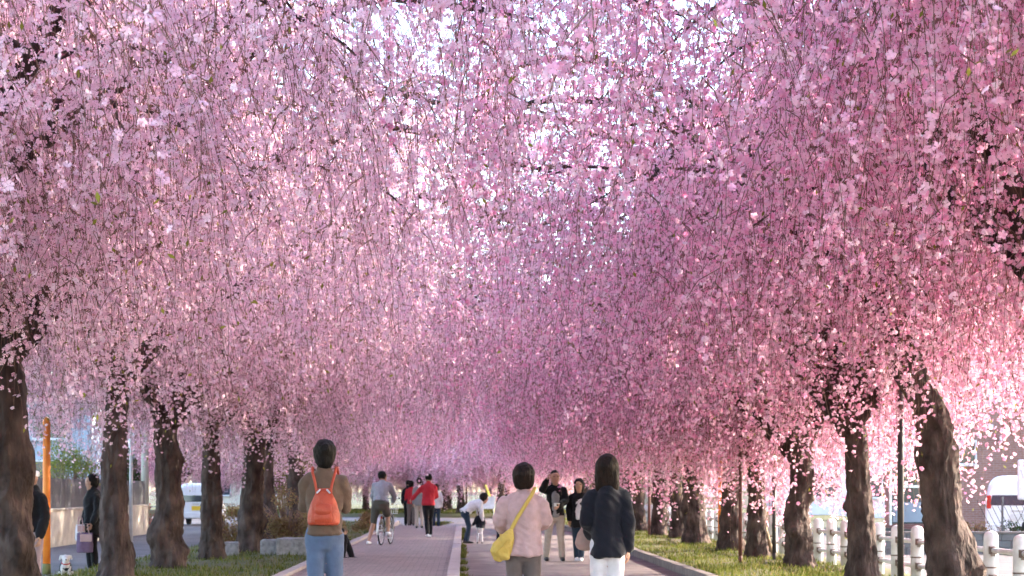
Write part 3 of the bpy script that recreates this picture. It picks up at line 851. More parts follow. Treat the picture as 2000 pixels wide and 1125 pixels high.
# houses on the left
house('grey_house', 'blue grey house with pale roof edge behind the slatted garden wall', -15.3, 62, 0, 5.6, 8, 4.7, M['blue_wall'], M['roof_pale'], .2, .5, [(1.2, 1.1, 1.4, 1.2), (-1.0, 3.1, 1.3, 1.0), (1.4, 3.1, 1.1, 1.0)])
house('far_house', 'white house beyond the parked van on the left street', -21, 92, .1, 7, 8, 5.4, M['white_wall'], M['roof_grey'], 1.8, .5, [(-1.8, 1.0, 1.4, 1.2), (1.6, 1.0, 1.4, 1.2), (1.6, 3.4, 1.2, 1)])
house('far_house', 'cream house behind the hedge where the left street ends', -15.5, 136, 0, 9, 8, 5.6, M['cream_wall'], M['roof_grey'], 2.0, .5, [(-2.5, 1.0, 1.6, 1.2), (2, 1.0, 1.6, 1.2), (-2.4, 3.4, 1.4, 1.1), (2, 3.4, 1.4, 1.1)])
# low block wall in front of the brick house
bw = tag(empty('block_wall', (9.6 + 1.9, 38.7, 0)), 'low dark grey block wall before the brick house', 'wall')
mb = MB(); mb.box((-.197, 0, 0), (.197, .15, .143)); b0 = None
for r_ in range(3):
    for i in range(18):
        p = (-3.2 + i * .4 + (r_ % 2) * .2, random.uniform(-.004, .004), -.02 + r_ * .148)
        if b0 is None: b0 = mb.build('concrete_block', M['fence_grey'], bw, p, bevel=.008)
        else: copy_child(b0, bw, p)
mb = MB(); mb.box((-3.4, -.02, .42), (4.2, .17, .47)); mb.build('coping', M['kerb_dark'], bw, bevel=.01)
# wire fence on it
wf = tag(empty('wire_fence', (13.1, 39.3, 0)), 'dark diamond wire fence before the parked white van on the right', 'fence')
mb = MB()
for i in range(26):
    for sg in (-1, 1):
        xa = -1.6 + i * .13
        mb.tube((xa, 0, .02), (xa + sg * .55, 0, 1.12), .006, n=4)
mb.build('wire_mesh', M['black_pole'], wf)
for xx in (-1.6, -.1, 1.6):
    mb = MB(); mb.tube((xx, .02, -.05), (xx, .02, 1.2), .025); mb.build('fence_post', M['fence_grey'], wf)

# utility poles on the left street
for (px_, ss, hh, lb) in ((283, 62, 8.5, 'pale concrete utility pole beyond the garden wall'), (256, 75, 7.5, 'thin white lamp post rising behind the straight cherry trunk')):
    X_, Y_ = at(px_, ss)
    root = tag(empty('utility_pole', (X_, Y_, 0)), lb, 'pole')
    r_ = .13 if ss == 62 else .05
    mb = MB(); mb.loft([(0, 0, -.1), (0, 0, hh)], [r_, r_ * .7], n=14, cap=False); mb.build('shaft', M['concrete'] if ss == 62 else M['white_paint'], root, smooth=True)
    mb = MB(); mb.box((-.7, -.05, hh - .6), (.7, .05, hh - .5)); mb.build('crossarm', M['steel'], root)
    mb = MB(); mb.loft([(.3, 0, hh - 1.5), (.3, 0, hh - .9)], [.14, .14], n=12); mb.build('transformer' if ss == 62 else 'lamp_head', M['fence_grey'], root)

# ------------------------------------------------------------------ vehicles
def car_sections(secs, n=28, e=5.0):
    """superellipse rings along Y: (y, half width low, half width top, z0, z1)"""
    V = []
    for (y, wl, wt, z0, z1) in secs:
        for k in range(n):
            a = 2 * math.pi * k / n
            ca, sa = math.cos(a), math.sin(a)
            cx = math.copysign(abs(ca) ** (2 / e), ca); cz = math.copysign(abs(sa) ** (2 / e), sa)
            f = (cz + 1) / 2
            w = wl + (wt - wl) * max(0, f - .45) / .55
            V.append((cx * w, y, z0 + (z1 - z0) * f))
    fs = []
    m = len(secs)
    for i in range(m - 1):
        for k in range(n):
            fs.append((i * n + k, i * n + (k + 1) % n, (i + 1) * n + (k + 1) % n, (i + 1) * n + k))
    fs.append(tuple(range(n))); fs.append(tuple((m - 1) * n + k for k in range(n - 1, -1, -1)))
    return V, fs

def wheel(parent, x, y, r=.29, w=.17):
    mb = MB(); mb.loft([(x - w / 2, y, r), (x - w / 2 + .02, y, r), (x + w / 2 - .02, y, r), (x + w / 2, y, r)], [r * .9, r, r, r * .9], n=28, cap=False, side=(0, 1, 0))
    wo = mb.build('wheel', M['rubber'], parent, smooth=False)
    sg = math.copysign(1, x)
    mb = MB(); mb.loft([(x + sg * (w / 2 - .01), y, r), (x + sg * (w / 2 + .012), y, r)], [r * .64, r * .55], n=20, cap=False, side=(0, 1, 0)); mb.build('rim', M['steel'], wo)

def van(label, x, y, rz, w=1.5, L=3.4, h=1.75, plate=True, lampz=.95):
    root = tag(empty('parked_van', (x, y, -.01), rz), label, 'van')
    hw = w / 2
    secs = [(0.0, hw * .90, hw * .72, .34, h * .90), (.04, hw * .97, hw * .80, .28, h * .96), (.16, hw, hw * .86, .25, h), (L * .35, hw, hw * .87, .24, h),
            (L * .62, hw, hw * .85, .24, h * .98), (L * .80, hw, hw * .82, .24, h * .70), (L * .86, hw, hw * .85, .24, h * .57), (L * .97, hw * .95, hw * .85, .27, h * .5), (L, hw * .85, hw * .75, .32, h * .45)]
    V, fs = car_sections(secs); mb = MB(); mb.add(V, fs); bo = mb.build('body', M['car_white'], root, smooth=True)
    for pi_ in (-1, -2): bo.data.polygons[pi_].use_smooth = False
    md = bo.modifiers.new('b', 'BEVEL'); md.width = .03; md.segments = 3; md.limit_method = 'ANGLE'; md.angle_limit = R(50)
    # rear glass, leaning with the tailgate
    mb = MB(); za, zb = h * .56, h * .86
    mb.add([(-hw * .82, -.012, za), (hw * .82, -.012, za), (hw * .70, .012, zb), (-hw * .70, .012, zb), (-hw * .82, .05, za), (hw * .82, .05, za), (hw * .70, .08, zb), (-hw * .70, .08, zb)],
           [(0, 1, 2, 3), (7, 6, 5, 4), (0, 4, 5, 1), (2, 6, 7, 3), (1, 5, 6, 2), (3, 7, 4, 0)]); rw = mb.build('rear_window', M['glass_dark'], root)
    mb = MB(); mb.tube((.05, -.02, za + .02), (.35, -.012, za + .14), .008); mb.build('wiper', M['rubber'], rw)
    for sg in (-1, 1):
        mb = MB(); mb.box((sg * hw * .86 - .055, -.03, lampz - .17), (sg * hw * .86 + .055, .12, lampz + .17)); mb.build('tail_light', M['tail_red'], root, bevel=.02)
        mb = MB(); mb.add([(sg * (hw * 1.0 + .002), L * .1, h * .58), (sg * (hw * 1.0 + .002), L * .62, h * .58), (sg * (hw * .92 + .002), L * .6, h * .86), (sg * (hw * .92 + .002), L * .13, h * .86)], [(0, 1, 2, 3) if sg > 0 else (3, 2, 1, 0)]); mb.build('side_window', M['glass_dark'], root)
        wheel(root, sg * (hw - .09), L * .17); wheel(root, sg * (hw - .09), L * .80)
    mb = MB(); mb.box((-hw * .96, -.07, .28), (hw * .96, .10, .50)); mb.build('bumper', M['car_white'], root, bevel=.03)
    mb = MB(); mb.box((-.17, -.045, .58), (.17, -.005, .745)); mb.build('number_plate', M['plate_yellow'] if plate else M['white_paint'], root, bevel=.005)
    mb = MB(); mb.box((-.14, -.03, .80), (.14, -.008, .84)); mb.build('tailgate_handle', M['steel'], root)
    return root
van('white van with yellow number plate parked on the left street', *at(383, 51), 0, 1.55, 3.4, 1.62)
van('white van with red tail lights parked beside the brick house', 14.0, 46.6, -.34, 1.6, 3.6, 1.72, False, 1.05)
# box truck, mostly out of frame
bt = tag(empty('box_truck', (12.85, 39.8, 0), -.34), 'white box body truck standing beside the white van', 'truck')
mb = MB(); mb.box((-.85, 0, 1.12), (.85, 2.9, 2.0)); mb.build('cargo_box', M['car_white'], bt, bevel=.04)
mb = MB(); mb.box((-.6, .1, .5), (.6, 4.2, .68)); mb.box((-.4, .2, .681), (.4, 2.7, 1.119)); mb.build('chassis', M['fence_grey'], bt)
V, fs = car_sections([(3.05, .78, .7, .5, 1.9), (3.2, .82, .74, .45, 2.0), (3.9, .82, .74, .45, 1.95), (4.3, .8, .7, .48, 1.2)]); mb = MB(); mb.add(V, fs); mb.build('cab', M['car_white'], bt, smooth=True)
for sg in (-1, 1):
    wheel(bt, sg * .7, .7, .32); wheel(bt, sg * .7, 3.6, .32)

# ------------------------------------------------------------------ shrubs and other plants
def leaf_cloud(name, n, centre, rad, m, size, seed, parent=None, lumps=9, flat=.55):
    g = np.random.default_rng(seed)
    lc = g.normal(0, .45, (lumps, 3)) * rad; lr = g.uniform(.3, .55, lumps)
    k = g.integers(0, lumps, n)
    P = lc[k] + unit(g.normal(0, 1, (n, 3))) * (g.uniform(.15, 1, n) ** .5)[:, None] * lr[k][:, None] * np.array(rad)
    P += np.array(centre); P[:, 2] = np.maximum(P[:, 2], .08 + g.random(n) * .1)
    d = unit(g.normal(0, 1, (n, 3))); s_ = unit(np.cross(d, g.normal(0, 1, (n, 3)))); l = (size * g.uniform(.6, 1.3, n))[:, None]
    V = np.stack([P, P + d * l * .5 + s_ * l * flat * .5, P + d * l, P + d * l * .5 - s_ * l * flat * .5], 1).reshape(-1, 3)
    me = raw_mesh(name, V, np.arange(4 * n).reshape(n, 4), mats=[m], attr=g.random(n))
    return tag(link(name, me, parent), None, None, None, 'stuff')
def shrub(name, label, x, y, z, rad, m, n, size, seed, stems=7, cat='shrub', cz=None, group=None):
    root = tag(empty(name, (x, y, z)), label, cat, group)
    g = random.Random(seed)
    cz = cz if cz is not None else rad[2] * .95
    mb = MB()
    for i in range(stems):
        a = g.uniform(0, 6.28); rr = g.uniform(.3, .9)
        tip = (math.cos(a) * rr * rad[0], math.sin(a) * rr * rad[1], cz + g.uniform(-.2, .7) * rad[2])
        mid = (tip[0] * .35, tip[1] * .35, tip[2] * .55)
        mb.loft([(g.uniform(-.08, .08), g.uniform(-.05, .05), -.1), mid, tip], [.025, .016, .006], n=6, cap=False)
        for k in range(4):
            t2 = (tip[0] + g.uniform(-.3, .3) * rad[0], tip[1] + g.uniform(-.3, .3) * rad[1], tip[2] + g.uniform(-.3, .3) * rad[2])
            mb.loft([mid, t2], [.009, .004], n=5, cap=False)
    mb.build('stem', M['twig'], root, smooth=True)
    leaf_cloud('foliage', n, (0, 0, cz), rad, m, size, seed, root)
    return root
X_, Y_ = at(560, 84); shrub('dry_hedge', 'brown dry hedge behind the granite blocks and twin ridged trunk', X_, Y_, 0, (.75, .6, .62), M['dry_leaf'], 5200, .055, 3, 12, 'hedge')
X_, Y_ = at(455, 88); shrub('dry_hedge', 'low brown hedge between the slim trunk and twin ridged trunk', X_, Y_, 0, (.6, .5, .5), M['dry_leaf'], 3000, .055, 4, 10, 'hedge')
X_, Y_ = at(727, 66); shrub('dry_hedge', 'brown hedge showing past the cyclist and his wheel', X_, Y_, .05, (.55, .6, .42), M['dry_leaf'], 2600, .06, 5, 10, 'hedge')
X_, Y_ = at(560, 66); shrub('garden_tree', 'small yellow green leafed tree behind the woman with the orange backpack', X_, Y_, 0, (1.3, 1.1, 1.1), M['green_leaf'], 4200, .07, 6, 14, 'tree', 2.1)
X_, Y_ = at(140, 68); shrub('garden_tree', 'yellow green garden tree rising above the slatted wall', X_, Y_, 0, (1.4, 1.2, 1.0), M['green_leaf'], 3600, .07, 7, 12, 'tree', 2.2)
X_, Y_ = at(276, 62); shrub('red_shrub', 'red leaved shrub at the end of the garden wall', X_, Y_ + .6, 0, (.4, .4, .5), M['red_leaf'], 900, .06, 8, 7)
X_, Y_ = at(250, 58); shrub('garden_pine', 'dark green pine behind the garden wall beside the straight trunk', X_, Y_ + .2, 0, (.55, .5, .6), M['dark_needle'], 2600, .07, 9, 8, 'tree', 1.95)
X_, Y_ = at(1893, 90); shrub('dry_shrub', 'brownish shrub growing before the brick house', X_, Y_ - .4, 0, (.55, .4, .42), M['dry_leaf'], 1700, .055, 10, 9)
X_, Y_ = at(1985, 92); shrub('green_shrub', 'dark green shrub behind the low block wall', X_, Y_ + .3, 0, (.5, .35, .35), M['dark_needle'], 1500, .06, 11, 8)
X_, Y_ = at(857, 54); shrub('grass_tuft', 'low green tuft on the paving where the middle kerb ends', X_, Y_, .0, (.42, .3, .12), M['green_leaf'], 900, .06, 12, 5, 'plant', .12)
X_, Y_ = at(1870, 118)
for i, (xx, yy, rx, lb) in enumerate(((-17, 140, 3.2, 'dark leafy tree beside the cream house where the left street ends'), (-26, 120, 3.5, 'broad green tree behind the white house beyond the van'), (10.5, 128, 3.4, 'green tree far behind the right row'), (20, 120, 3.6, 'tall green tree behind the cream house on the right'), (22, 66, 3.0, 'green tree behind the white sided house'), (-6, 138, 3.3, 'green tree behind the grass beyond the bend'))):
    shrub('garden_tree', lb, xx, yy, 0, (rx, rx * .8, rx * .8), M['green_leaf'], 5000, .28, 40 + i, 14, 'tree', 4.0)

# ------------------------------------------------------------------ people
def cloth(name, c, rough=0.9, **k):
    return mat(name, tuple(x * .92 for x in c), tuple(min(1, x * 1.08) for x in c), rough=rough, scale=20, bump=.25, bscale=90, spec=.2, sheen=.1, **k)
cloth('brown_cloth', (.115, .072, .05)); cloth('denim', (.085, .115, .185)); cloth('pink_cloth', (.43, .285, .28)); cloth('taupe_cloth', (.115, .088, .082))
cloth('navy_cloth', (.0075, .008, .0135)); cloth('white_cloth', (.58, .55, .57)); cloth('black_cloth', (.006, .0055, .007)); cloth('beige_cloth', (.38, .31, .265))
cloth('grey_cloth', (.22, .215, .245)); cloth('khaki_cloth', (.07, .063, .053)); cloth('red_cloth', (.36, .018, .03)); cloth('dark_denim', (.018, .03, .05))
cloth('mauve_cloth', (.30, .22, .24)); cloth('midgrey_cloth', (.20, .19, .20)); cloth('plaid_cloth', (.33, .22, .19)); cloth('purple_cloth', (.14, .09, .15))
mat('skin', (.36, .20, .14), (.43, .25, .18), rough=.6, scale=6)
mat('hair_dark', (.003, .002, .002), (.010, .0065, .005), rough=.6, scale=30, stretch=(1, 1, .12), bump=.6, bscale=90, spec=.15)
mat('hair_brown', (.006, .003, .0022), (.02, .010, .0065), rough=.6, scale=30, stretch=(1, 1, .12), bump=.6, bscale=90, spec=.15)
mat('eye_dark', (.01, .008, .008), (.02, .015, .012), rough=.2)
mat('lip', (.38, .14, .12), (.45, .18, .15), rough=.5)
mat('orange_leather', (.34, .042, .015), (.42, .062, .024), rough=.5, scale=12, bump=.3, bscale=60, spec=.4)
mat('yellow_fabric', (.44, .30, .065), (.52, .37, .095), rough=.85, scale=10, bump=.3, bscale=50)
mat('shoe_black', (.012, .012, .013), (.03, .03, .032), rough=.4)
mat('shoe_white', (.66, .64, .64), (.76, .75, .75), rough=.6)
mat('dog_fur', (.50, .46, .45), (.68, .65, .64), rough=.95, scale=40, bump=.9, bscale=120)
mat('silver', (.5, .5, .52), (.65, .65, .67), rough=.3, metal=.6)

def remesh(mb, name, m, parent, voxel=.014, smooth=4, fold=0.0, fscale=9.0, fstretch=(1, 1, .5), extra=None, seed=0.0):
    """join overlapping closed lofts into one continuous skin"""
    o = mb.build(name, m)
    md = o.modifiers.new('r', 'REMESH'); md.mode = 'VOXEL'; md.voxel_size = voxel
    if smooth:
        sm = o.modifiers.new('s', 'SMOOTH'); sm.iterations = smooth; sm.factor = .5
    dg = bpy.context.evaluated_depsgraph_get()
    me = bpy.data.meshes.new_from_object(o.evaluated_get(dg))
    old = o.data; o.modifiers.clear(); o.data = me; bpy.data.meshes.remove(old)
    me.name = name
    if not me.materials: me.materials.append(m)
    n = len(me.vertices)
    if fold:
        co = np.empty(n * 3, np.float32); me.vertices.foreach_get('co', co); co = co.reshape(-1, 3)
        nr = np.empty(n * 3, np.float32); me.vertices.foreach_get('normal', nr); nr = nr.reshape(-1, 3)
        d = np.array([mnoise.noise((c[0] * fscale * fstretch[0] + seed, c[1] * fscale * fstretch[1], c[2] * fscale * fstretch[2])) + .5 * mnoise.noise((c[0] * fscale * 2.3 + seed, c[1] * fscale * 2.3, c[2] * fscale * 1.1)) for c in co])
        d = d + .35 * np.array([1 - 2 * abs(mnoise.noise((c[0] * fscale * 1.5 + seed, c[1] * fscale * 1.5 + 4, c[2] * fscale * 2.6 + c[0] * 9))) for c in co])
        co += nr * (d * fold)[:, None]
        me.vertices.foreach_set('co', co.ravel()); me.update()
    if extra is not None:      # add finer pieces (fingers) that root inside the same skin
        import bmesh
        bm = bmesh.new(); bm.from_mesh(me)
        b = len(bm.verts)
        vs = [bm.verts.new(v) for v in extra.V]
        for f in extra.F:
            try: bm.faces.new([vs[i] for i in f])
            except ValueError: pass
        bm.to_mesh(me); bm.free()
    me.polygons.foreach_set('use_smooth', np.ones(len(me.polygons), dtype=bool))
    o.parent = parent
    return o

def V3(*a): return np.array(a, float)

def hand(mb_palm, mb_f, wrist, direction, palm_n, k):
    """palm and five bent fingers; direction along the forearm, palm_n the way the palm faces"""
    d = unit(V3(*direction)); pn = V3(*palm_n); pn = unit(pn - (pn @ d) * d); sd = np.cross(d, pn)
    w = V3(*wrist)
    mb_palm.loft([w, w + d * .045 * k, w + d * .085 * k], [.024 * k, .038 * k, .036 * k], [.017 * k, .016 * k, .013 * k], side=sd, n=10)
    for i, (off, L) in enumerate(((-.029, .060), (-.010, .072), (.010, .068), (.028, .054))):
        b = w + d * .082 * k + sd * off * k
        p1 = b + (d * .95 + pn * .25) * L * .45 * k; p2 = p1 + (d * .7 + pn * .7) * L * .33 * k; p3 = p2 + (d * .35 + pn * .95) * L * .26 * k
        mb_f.loft([b, p1, p2, p3], [.0085 * k, .0082 * k, .0075 * k, .006 * k], side=sd, n=7)
    b = w + d * .03 * k - sd * .030 * k
    p1 = b + (d * .7 - sd * .6 + pn * .3) * .038 * k; p2 = p1 + (d * .9 - sd * .1 + pn * .5) * .034 * k
    mb_f.loft([b, p1, p2], [.012 * k, .0095 * k, .0075 * k], side=pn, n=7)

def person(label, x, y, z, rz, H, top, bottom, hair='short', hairm='hair_dark', shoe='shoe_black', J=None, hem=.47, flare=0.0, bulk=.012,
           voxel=.014, leg='trousers', tilt=0.0, collar=True, topname='jacket', inner=None, group=None, sleeves=1.0, look=0.0, wid=.86):
    root = tag(empty('person', (x, y, z), rz), label, 'person', group)
    k = H / 1.65
    P = dict(pelvis=V3(0, 0, .53), waist=V3(0, 0, .61), chest=V3(0, -.005, .72), collar=V3(0, -.008, .815), neck=V3(0, -.004, .845),
             sL=V3(-.106, -.006, .768), sR=V3(.106, -.006, .768), eL=V3(-.135, -.02, .63), eR=V3(.135, -.02, .63), wL=V3(-.138, .03, .485), wR=V3(.138, .03, .485),
             hL=V3(-.058, 0, .51), hR=V3(.058, 0, .51), kL=V3(-.058, .012, .275), kR=V3(.058, .012, .275), aL=V3(-.060, -.012, .045), aR=V3(.060, -.012, .045),
             tL=V3(0, 1, 0), tR=V3(0, 1, 0), pL=V3(1, .3, 0), pR=V3(-1, .3, 0))
    if J: P.update({a: V3(*b) for a, b in J.items()})
    for a in P:
        if a[0] not in 'tp' or a == 'pelvis': P[a] = P[a] * H * V3(wid, 1, 1)
    up = unit(P['neck'] - P['collar'] + V3(0, .0, .0001)); 
    # --- head frame
    Rm = Matrix.Rotation(look, 3, 'Z') @ Matrix.Rotation(tilt, 3, 'X')
    hb = P['neck']
    def hd(v): return np.array(Rm @ Vector((v[0] * 1.03, v[1], v[2] * .90 - .004))) * H + hb
    body = MB(); fing = MB()
    HZ = [(-.012, .02, .030, .036), (.005, .012, .036, .047), (.03, .010, .043, .055), (.06, .006, .0475, .060), (.09, .002, .047, .060), (.110, 0, .036, .047), (.122, 0, .014, .018)]
    body.loft([hd((0, yy + .012, zz + .012)) for zz, yy, a, b in HZ], [a * H for *_, a, b in HZ], [b * H for *_, a, b in HZ], n=16, side=np.array(Rm @ Vector((1, 0, 0))))
    body.loft([hd((0, .066, .075)), hd((0, .079, .055)), hd((0, .072, .047))], [.006 * H, .009 * H, .009 * H], n=8)          # nose
    for sg in (-1, 1): body.loft([hd((sg * .048, .006, .085)), hd((sg * .051, .002, .065)), hd((sg * .047, .006, .052))], [.004 * H, .007 * H, .004 * H], [.009 * H, .012 * H, .007 * H], n=8)
    body.loft([P['collar'] - V3(0, 0, .01), P['neck'], hd((0, .004, .03))], [.034 * H, .030 * H, .031 * H], n=12)
    body.loft([P['pelvis'] - V3(0, 0, .02 * H), P['waist'], P['chest'], P['collar']], [.075 * H, .062 * H, .074 * H, .045 * H], [.062 * H, .052 * H, .060 * H, .035 * H], n=16)
    for q in 'LR':
        s_, e_, w_, h_, kn, an = P['s' + q], P['e' + q], P['w' + q], P['h' + q], P['k' + q], P['a' + q]
        body.loft([s_ * .85 + e_ * .15, (s_ + e_) / 2, e_, e_ * .6 + w_ * .4, w_], np.array([.030, .027, .0225, .023, .0155]) * H, n=10)
        body.loft([h_, (h_ + kn) / 2, kn, kn * .65 + an * .35, an], np.array([.050, .044, .031, .032, .021]) * H, n=12)
        tt = P['t' + q]
        body.loft([an - V3(0, 0, .015) * H, an + tt * .05 * H - V3(0, 0, .028) * H], [.019 * H, .018 * H], n=8)
        hand(body, fing, w_, w_ - e_, P['p' + q], k)
    remesh(body, 'body', M['skin'], root, voxel * 1.4, 2, extra=fing)
    for sg in (-1, 1):
        mb = MB(); c = hd((sg * .021, .068, .083)); mb.loft([c - V3(.001, 0, 0), c + V3(.001, 0, 0)], [.0055 * H, .0055 * H], n=8, side=(0, 0, 1)); mb.build('eye', M['eye_dark'], root, smooth=True)
    mb = MB(); mb.loft([hd((-.014, .069, .03)), hd((0, .0735, .030)), hd((.014, .069, .03))], [.002 * H, .0042 * H, .002 * H], n=8, side=(0, 0, 1)); mb.build('mouth', M['lip'], root, smooth=True)
    # --- trousers
    b = bulk * .6
    mb = MB()
    if leg != 'none':
        mb.loft([P['pelvis'] - V3(0, 0, .035 * H), P['pelvis'] + (P['waist'] - P['pelvis']) * .6], [.086 * H, .077 * H], [.072 * H, .062 * H], n=16)
        for q in 'LR':
            h_, kn, an = P['h' + q], P['k' + q], P['a' + q]
            if leg == 'shorts':
                mb.loft([h_, (h_ + kn) / 2, kn * .95 + h_ * .05], np.array([.060, .055, .049]) * H, n=14)
            else:
                mb.loft([h_, (h_ + kn) / 2, kn, (kn + an) / 2, an + V3(0, 0, .005)], np.array([.053, .047, .038, .038, .034]) * H, n=14)
        remesh(mb, 'shorts' if leg == 'shorts' else 'trousers', M[bottom], root, voxel, 4, .007, 7, (1, 1, 1.6), seed=x * 3)
    # --- jacket, shirt or coat
    mb = MB(); bb = bulk
    down = unit(P['pelvis'] - P['waist'])
    legdir = unit((P['kL'] + P['kR']) / 2 - P['pelvis'])
    low = P['pelvis'] + (legdir if hem < .5 else down) * (.53 - hem) * H
    sp = [low, low * .5 + P['pelvis'] * .5, P['pelvis'], P['waist'], P['chest'], P['chest'] * .35 + P['collar'] * .65, P['collar'] + up * .006 * H]
    rx = (np.array([.103 + flare, .103 + flare * .6, .099, .088, .099, .084, .044]) * H + bb) * (wid + .02)
    ry = np.array([.077 + flare * .8, .077 + flare * .5, .074, .066, .072, .056, .038]) * H + bb
    mb.loft(sp, rx, ry, n=22, cap=False)
    for q in 'LR':
        s_, e_, w_ = P['s' + q], P['e' + q], P['w' + q]
        en = e_ + (w_ - e_) * .93 if sleeves >= 1 else (s_ + (e_ - s_) * .9 if sleeves < .5 else e_ + (w_ - e_) * .25)
        pts = [s_, s_ * .75 + e_ * .25, (s_ + e_) / 2, e_, en]
        mb.loft(pts, np.array([.032, .035, .033, .030, .026]) * H + bb * .5, n=14)
        mb.loft([P['collar'] - up * .012 * H, (P['collar'] + s_) / 2 - up * .004 * H, s_], np.array([.032, .029, .028]) * H + bb * .5, n=14, side=(0, 1, 0))
    if collar: mb.loft([P['collar'] - up * .012 * H, P['collar'] + up * .022 * H], [.043 * H, .037 * H], n=14)
    remesh(mb, topname, M[top], root, voxel, 4, .024, 6.0, (1, 1, .5), seed=x * 7 + y)
    if inner:                # open front showing a shirt
        mb = MB(); mb.loft([P['pelvis'] + V3(0, .055 * H, -.02 * H), P['waist'] + V3(0, .05 * H, 0), P['chest'] + V3(0, .055 * H, 0), P['collar'] + V3(0, .022 * H, -.01 * H)], [.05 * H, .046 * H, .05 * H, .03 * H], [.042 * H, .04 * H, .036 * H, .02 * H], n=14)
        remesh(mb, 'shirt', M[inner], root, voxel, 2, .004)
    # --- shoes
    for q in 'LR':
        an, tt = P['a' + q], unit(P['t' + q]); sd = np.cross(tt, V3(0, 0, 1))
        mb = MB(); zf = an[2] - .042 * H
        o0 = an * V3(1, 1, 0) + V3(0, 0, zf)
        mb.loft([o0 - tt * .022 * H + V3(0, 0, .024 * H), o0 + tt * .02 * H + V3(0, 0, .024 * H), o0 + tt * .065 * H + V3(0, 0, .018 * H), o0 + tt * .10 * H + V3(0, 0, .014 * H)], np.array([.022, .026, .028, .018]) * H, np.array([.022, .024, .018, .012]) * H, side=sd, n=12)
        mb.build('shoe', M[shoe], root, smooth=True)
    # --- hair
    mb = MB(); hs = np.array(Rm @ Vector((1, 0, 0)))
    def hl(rows, n=18): mb.loft([hd((xx, yy, zz)) for xx, yy, zz, a, b_ in rows], [a * H for *_, a, b_ in rows], [b_ * H for *_, a, b_ in rows], side=hs, n=n, cap=False)
    def dome(zc, hz, rx_, ry_, yo=-.004, low=()):
        rows = list(low)
        for ang in (0, 20, 38, 54, 68, 80):
            ca, sa = math.cos(R(ang)), math.sin(R(ang))
            rows.append((0, yo + .012 * sa, zc + hz * sa, rx_ * ca, ry_ * ca))
        hl(rows)
    if hair == 'short':
        dome(.092, .066, .052, .062, -.003, [(0, -.016, .045, .038, .034), (0, -.010, .068, .048, .050)])
    elif hair == 'bob':
        dome(.092, .074, .062, .068, -.006, [(0, -.014, .008, .040, .034), (0, -.014, .028, .050, .046), (0, -.010, .058, .059, .060)])
    elif hair == 'long':
        dome(.090, .076, .063, .069, -.006, [(0, -.020, -.060, .050, .022), (0, -.022, -.035, .060, .036), (0, -.016, .008, .064, .048), (0, -.010, .055, .064, .060)])
    elif hair == 'updo':
        dome(.088, .073, .056, .064, -.004, [(0, -.018, .004, .032, .024), (0, -.018, .03, .044, .042), (0, -.010, .060, .053, .057)])
        hl([(.004, -.050, .085, .024, .014), (.004, -.060, .105, .030, .020), (.004, -.050, .132, .022, .018)])
    elif hair == 'cap':
        hl([(0, -.006, .085, .051, .058), (0, -.002, .11, .052, .061), (0, 0, .135, .042, .050)])
        hl([(0, .05, .096, .036, .006), (0, .085, .09, .030, .005)])
    remesh(mb, 'cap' if hair == 'cap' else 'hair', M[hairm], root, min(voxel, .011), 2, .011, 15, (1, 1, .3), seed=y)
    return root

NEAR, MID, FAR = .0125, .016, .022
# woman in brown with the orange backpack
bx, by = at(634, 235)
person('person in brown jacket and blue jeans carrying an orange backpack', bx, by, .10, 0.03, 1.68, 'brown_cloth', 'denim', 'updo', 'hair_dark', 'shoe_black',
       dict(eL=(-.125, .06, .655), eR=(.125, .06, .655), wL=(-.085, .17, .66), wR=(.085, .17, .68), aL=(-.045, -.05, .05), aR=(.06, .06, .045), kL=(-.052, .0, .275), kR=(.058, .045, .275)),
       hem=.515, flare=.008, bulk=.018, voxel=NEAR, tilt=.05, wid=.79)
# backpack
bp = tag(empty('backpack', (bx + .005, by - .15, 1.05)), 'orange leather bucket backpack on the back of the brown jacket', 'backpack')
mb = MB()
secs = [(-.005, .118, .062), (.01, .132, .074), (.08, .130, .076), (.16, .112, .066), (.22, .088, .052), (.27, .062, .036), (.295, .052, .026)]
mb.loft([(0, 0, z_) for z_, a, b in secs], [a for _, a, b in secs], [b for _, a, b in secs], n=26, cap=False)
remesh(mb, 'bag_body', M['orange_leather'], bp, .008, 2, .006, 14, (1, 1, .6))
mb = MB(); mb.loft([(0, -.074, .165), (0, -.086, .13), (0, -.086, .095), (0, -.078, .075)], [.066, .07, .066, .03], [.008, .012, .011, .006], n=16); mb.build('pocket_flap', M['orange_leather'], bp, smooth=True)
mb = MB(); mb.loft([(0, -.066, .02), (0, -.079, .05), (0, -.078, .09)], [.072, .075, .068], [.010, .014, .010], n=16); mb.build('pocket', M['orange_leather'], bp, smooth=True)
for sg in (-1, 1):
    mb = MB(); mb.loft([(sg * .055, -.035, .255), (sg * .07, -.02, .34), (sg * .094, .0, .43), (sg * .098, .05, .474), (sg * .1, .13, .475), (sg * .105, .26, .40), (sg * .115, .29, .25), (sg * .118, .20, .12), (sg * .10, .06, .05)], [.011] * 9, [.005] * 9, n=8); mb.build('strap', M['orange_leather'], bp, smooth=True)
    mb = MB(); mb.loft([(sg * .03, -.04, .285), (sg * .052, -.052, .262)], [.008, .008], n=8); mb.build('buckle', M['silver'], bp)
mb = MB(); mb.torus((0, .0, .268), (0, .12, 1), .06, .006, 28, 6); o = mb.build('drawstring', M['orange_leather'], bp); o.scale = (1.08, .66, 1)

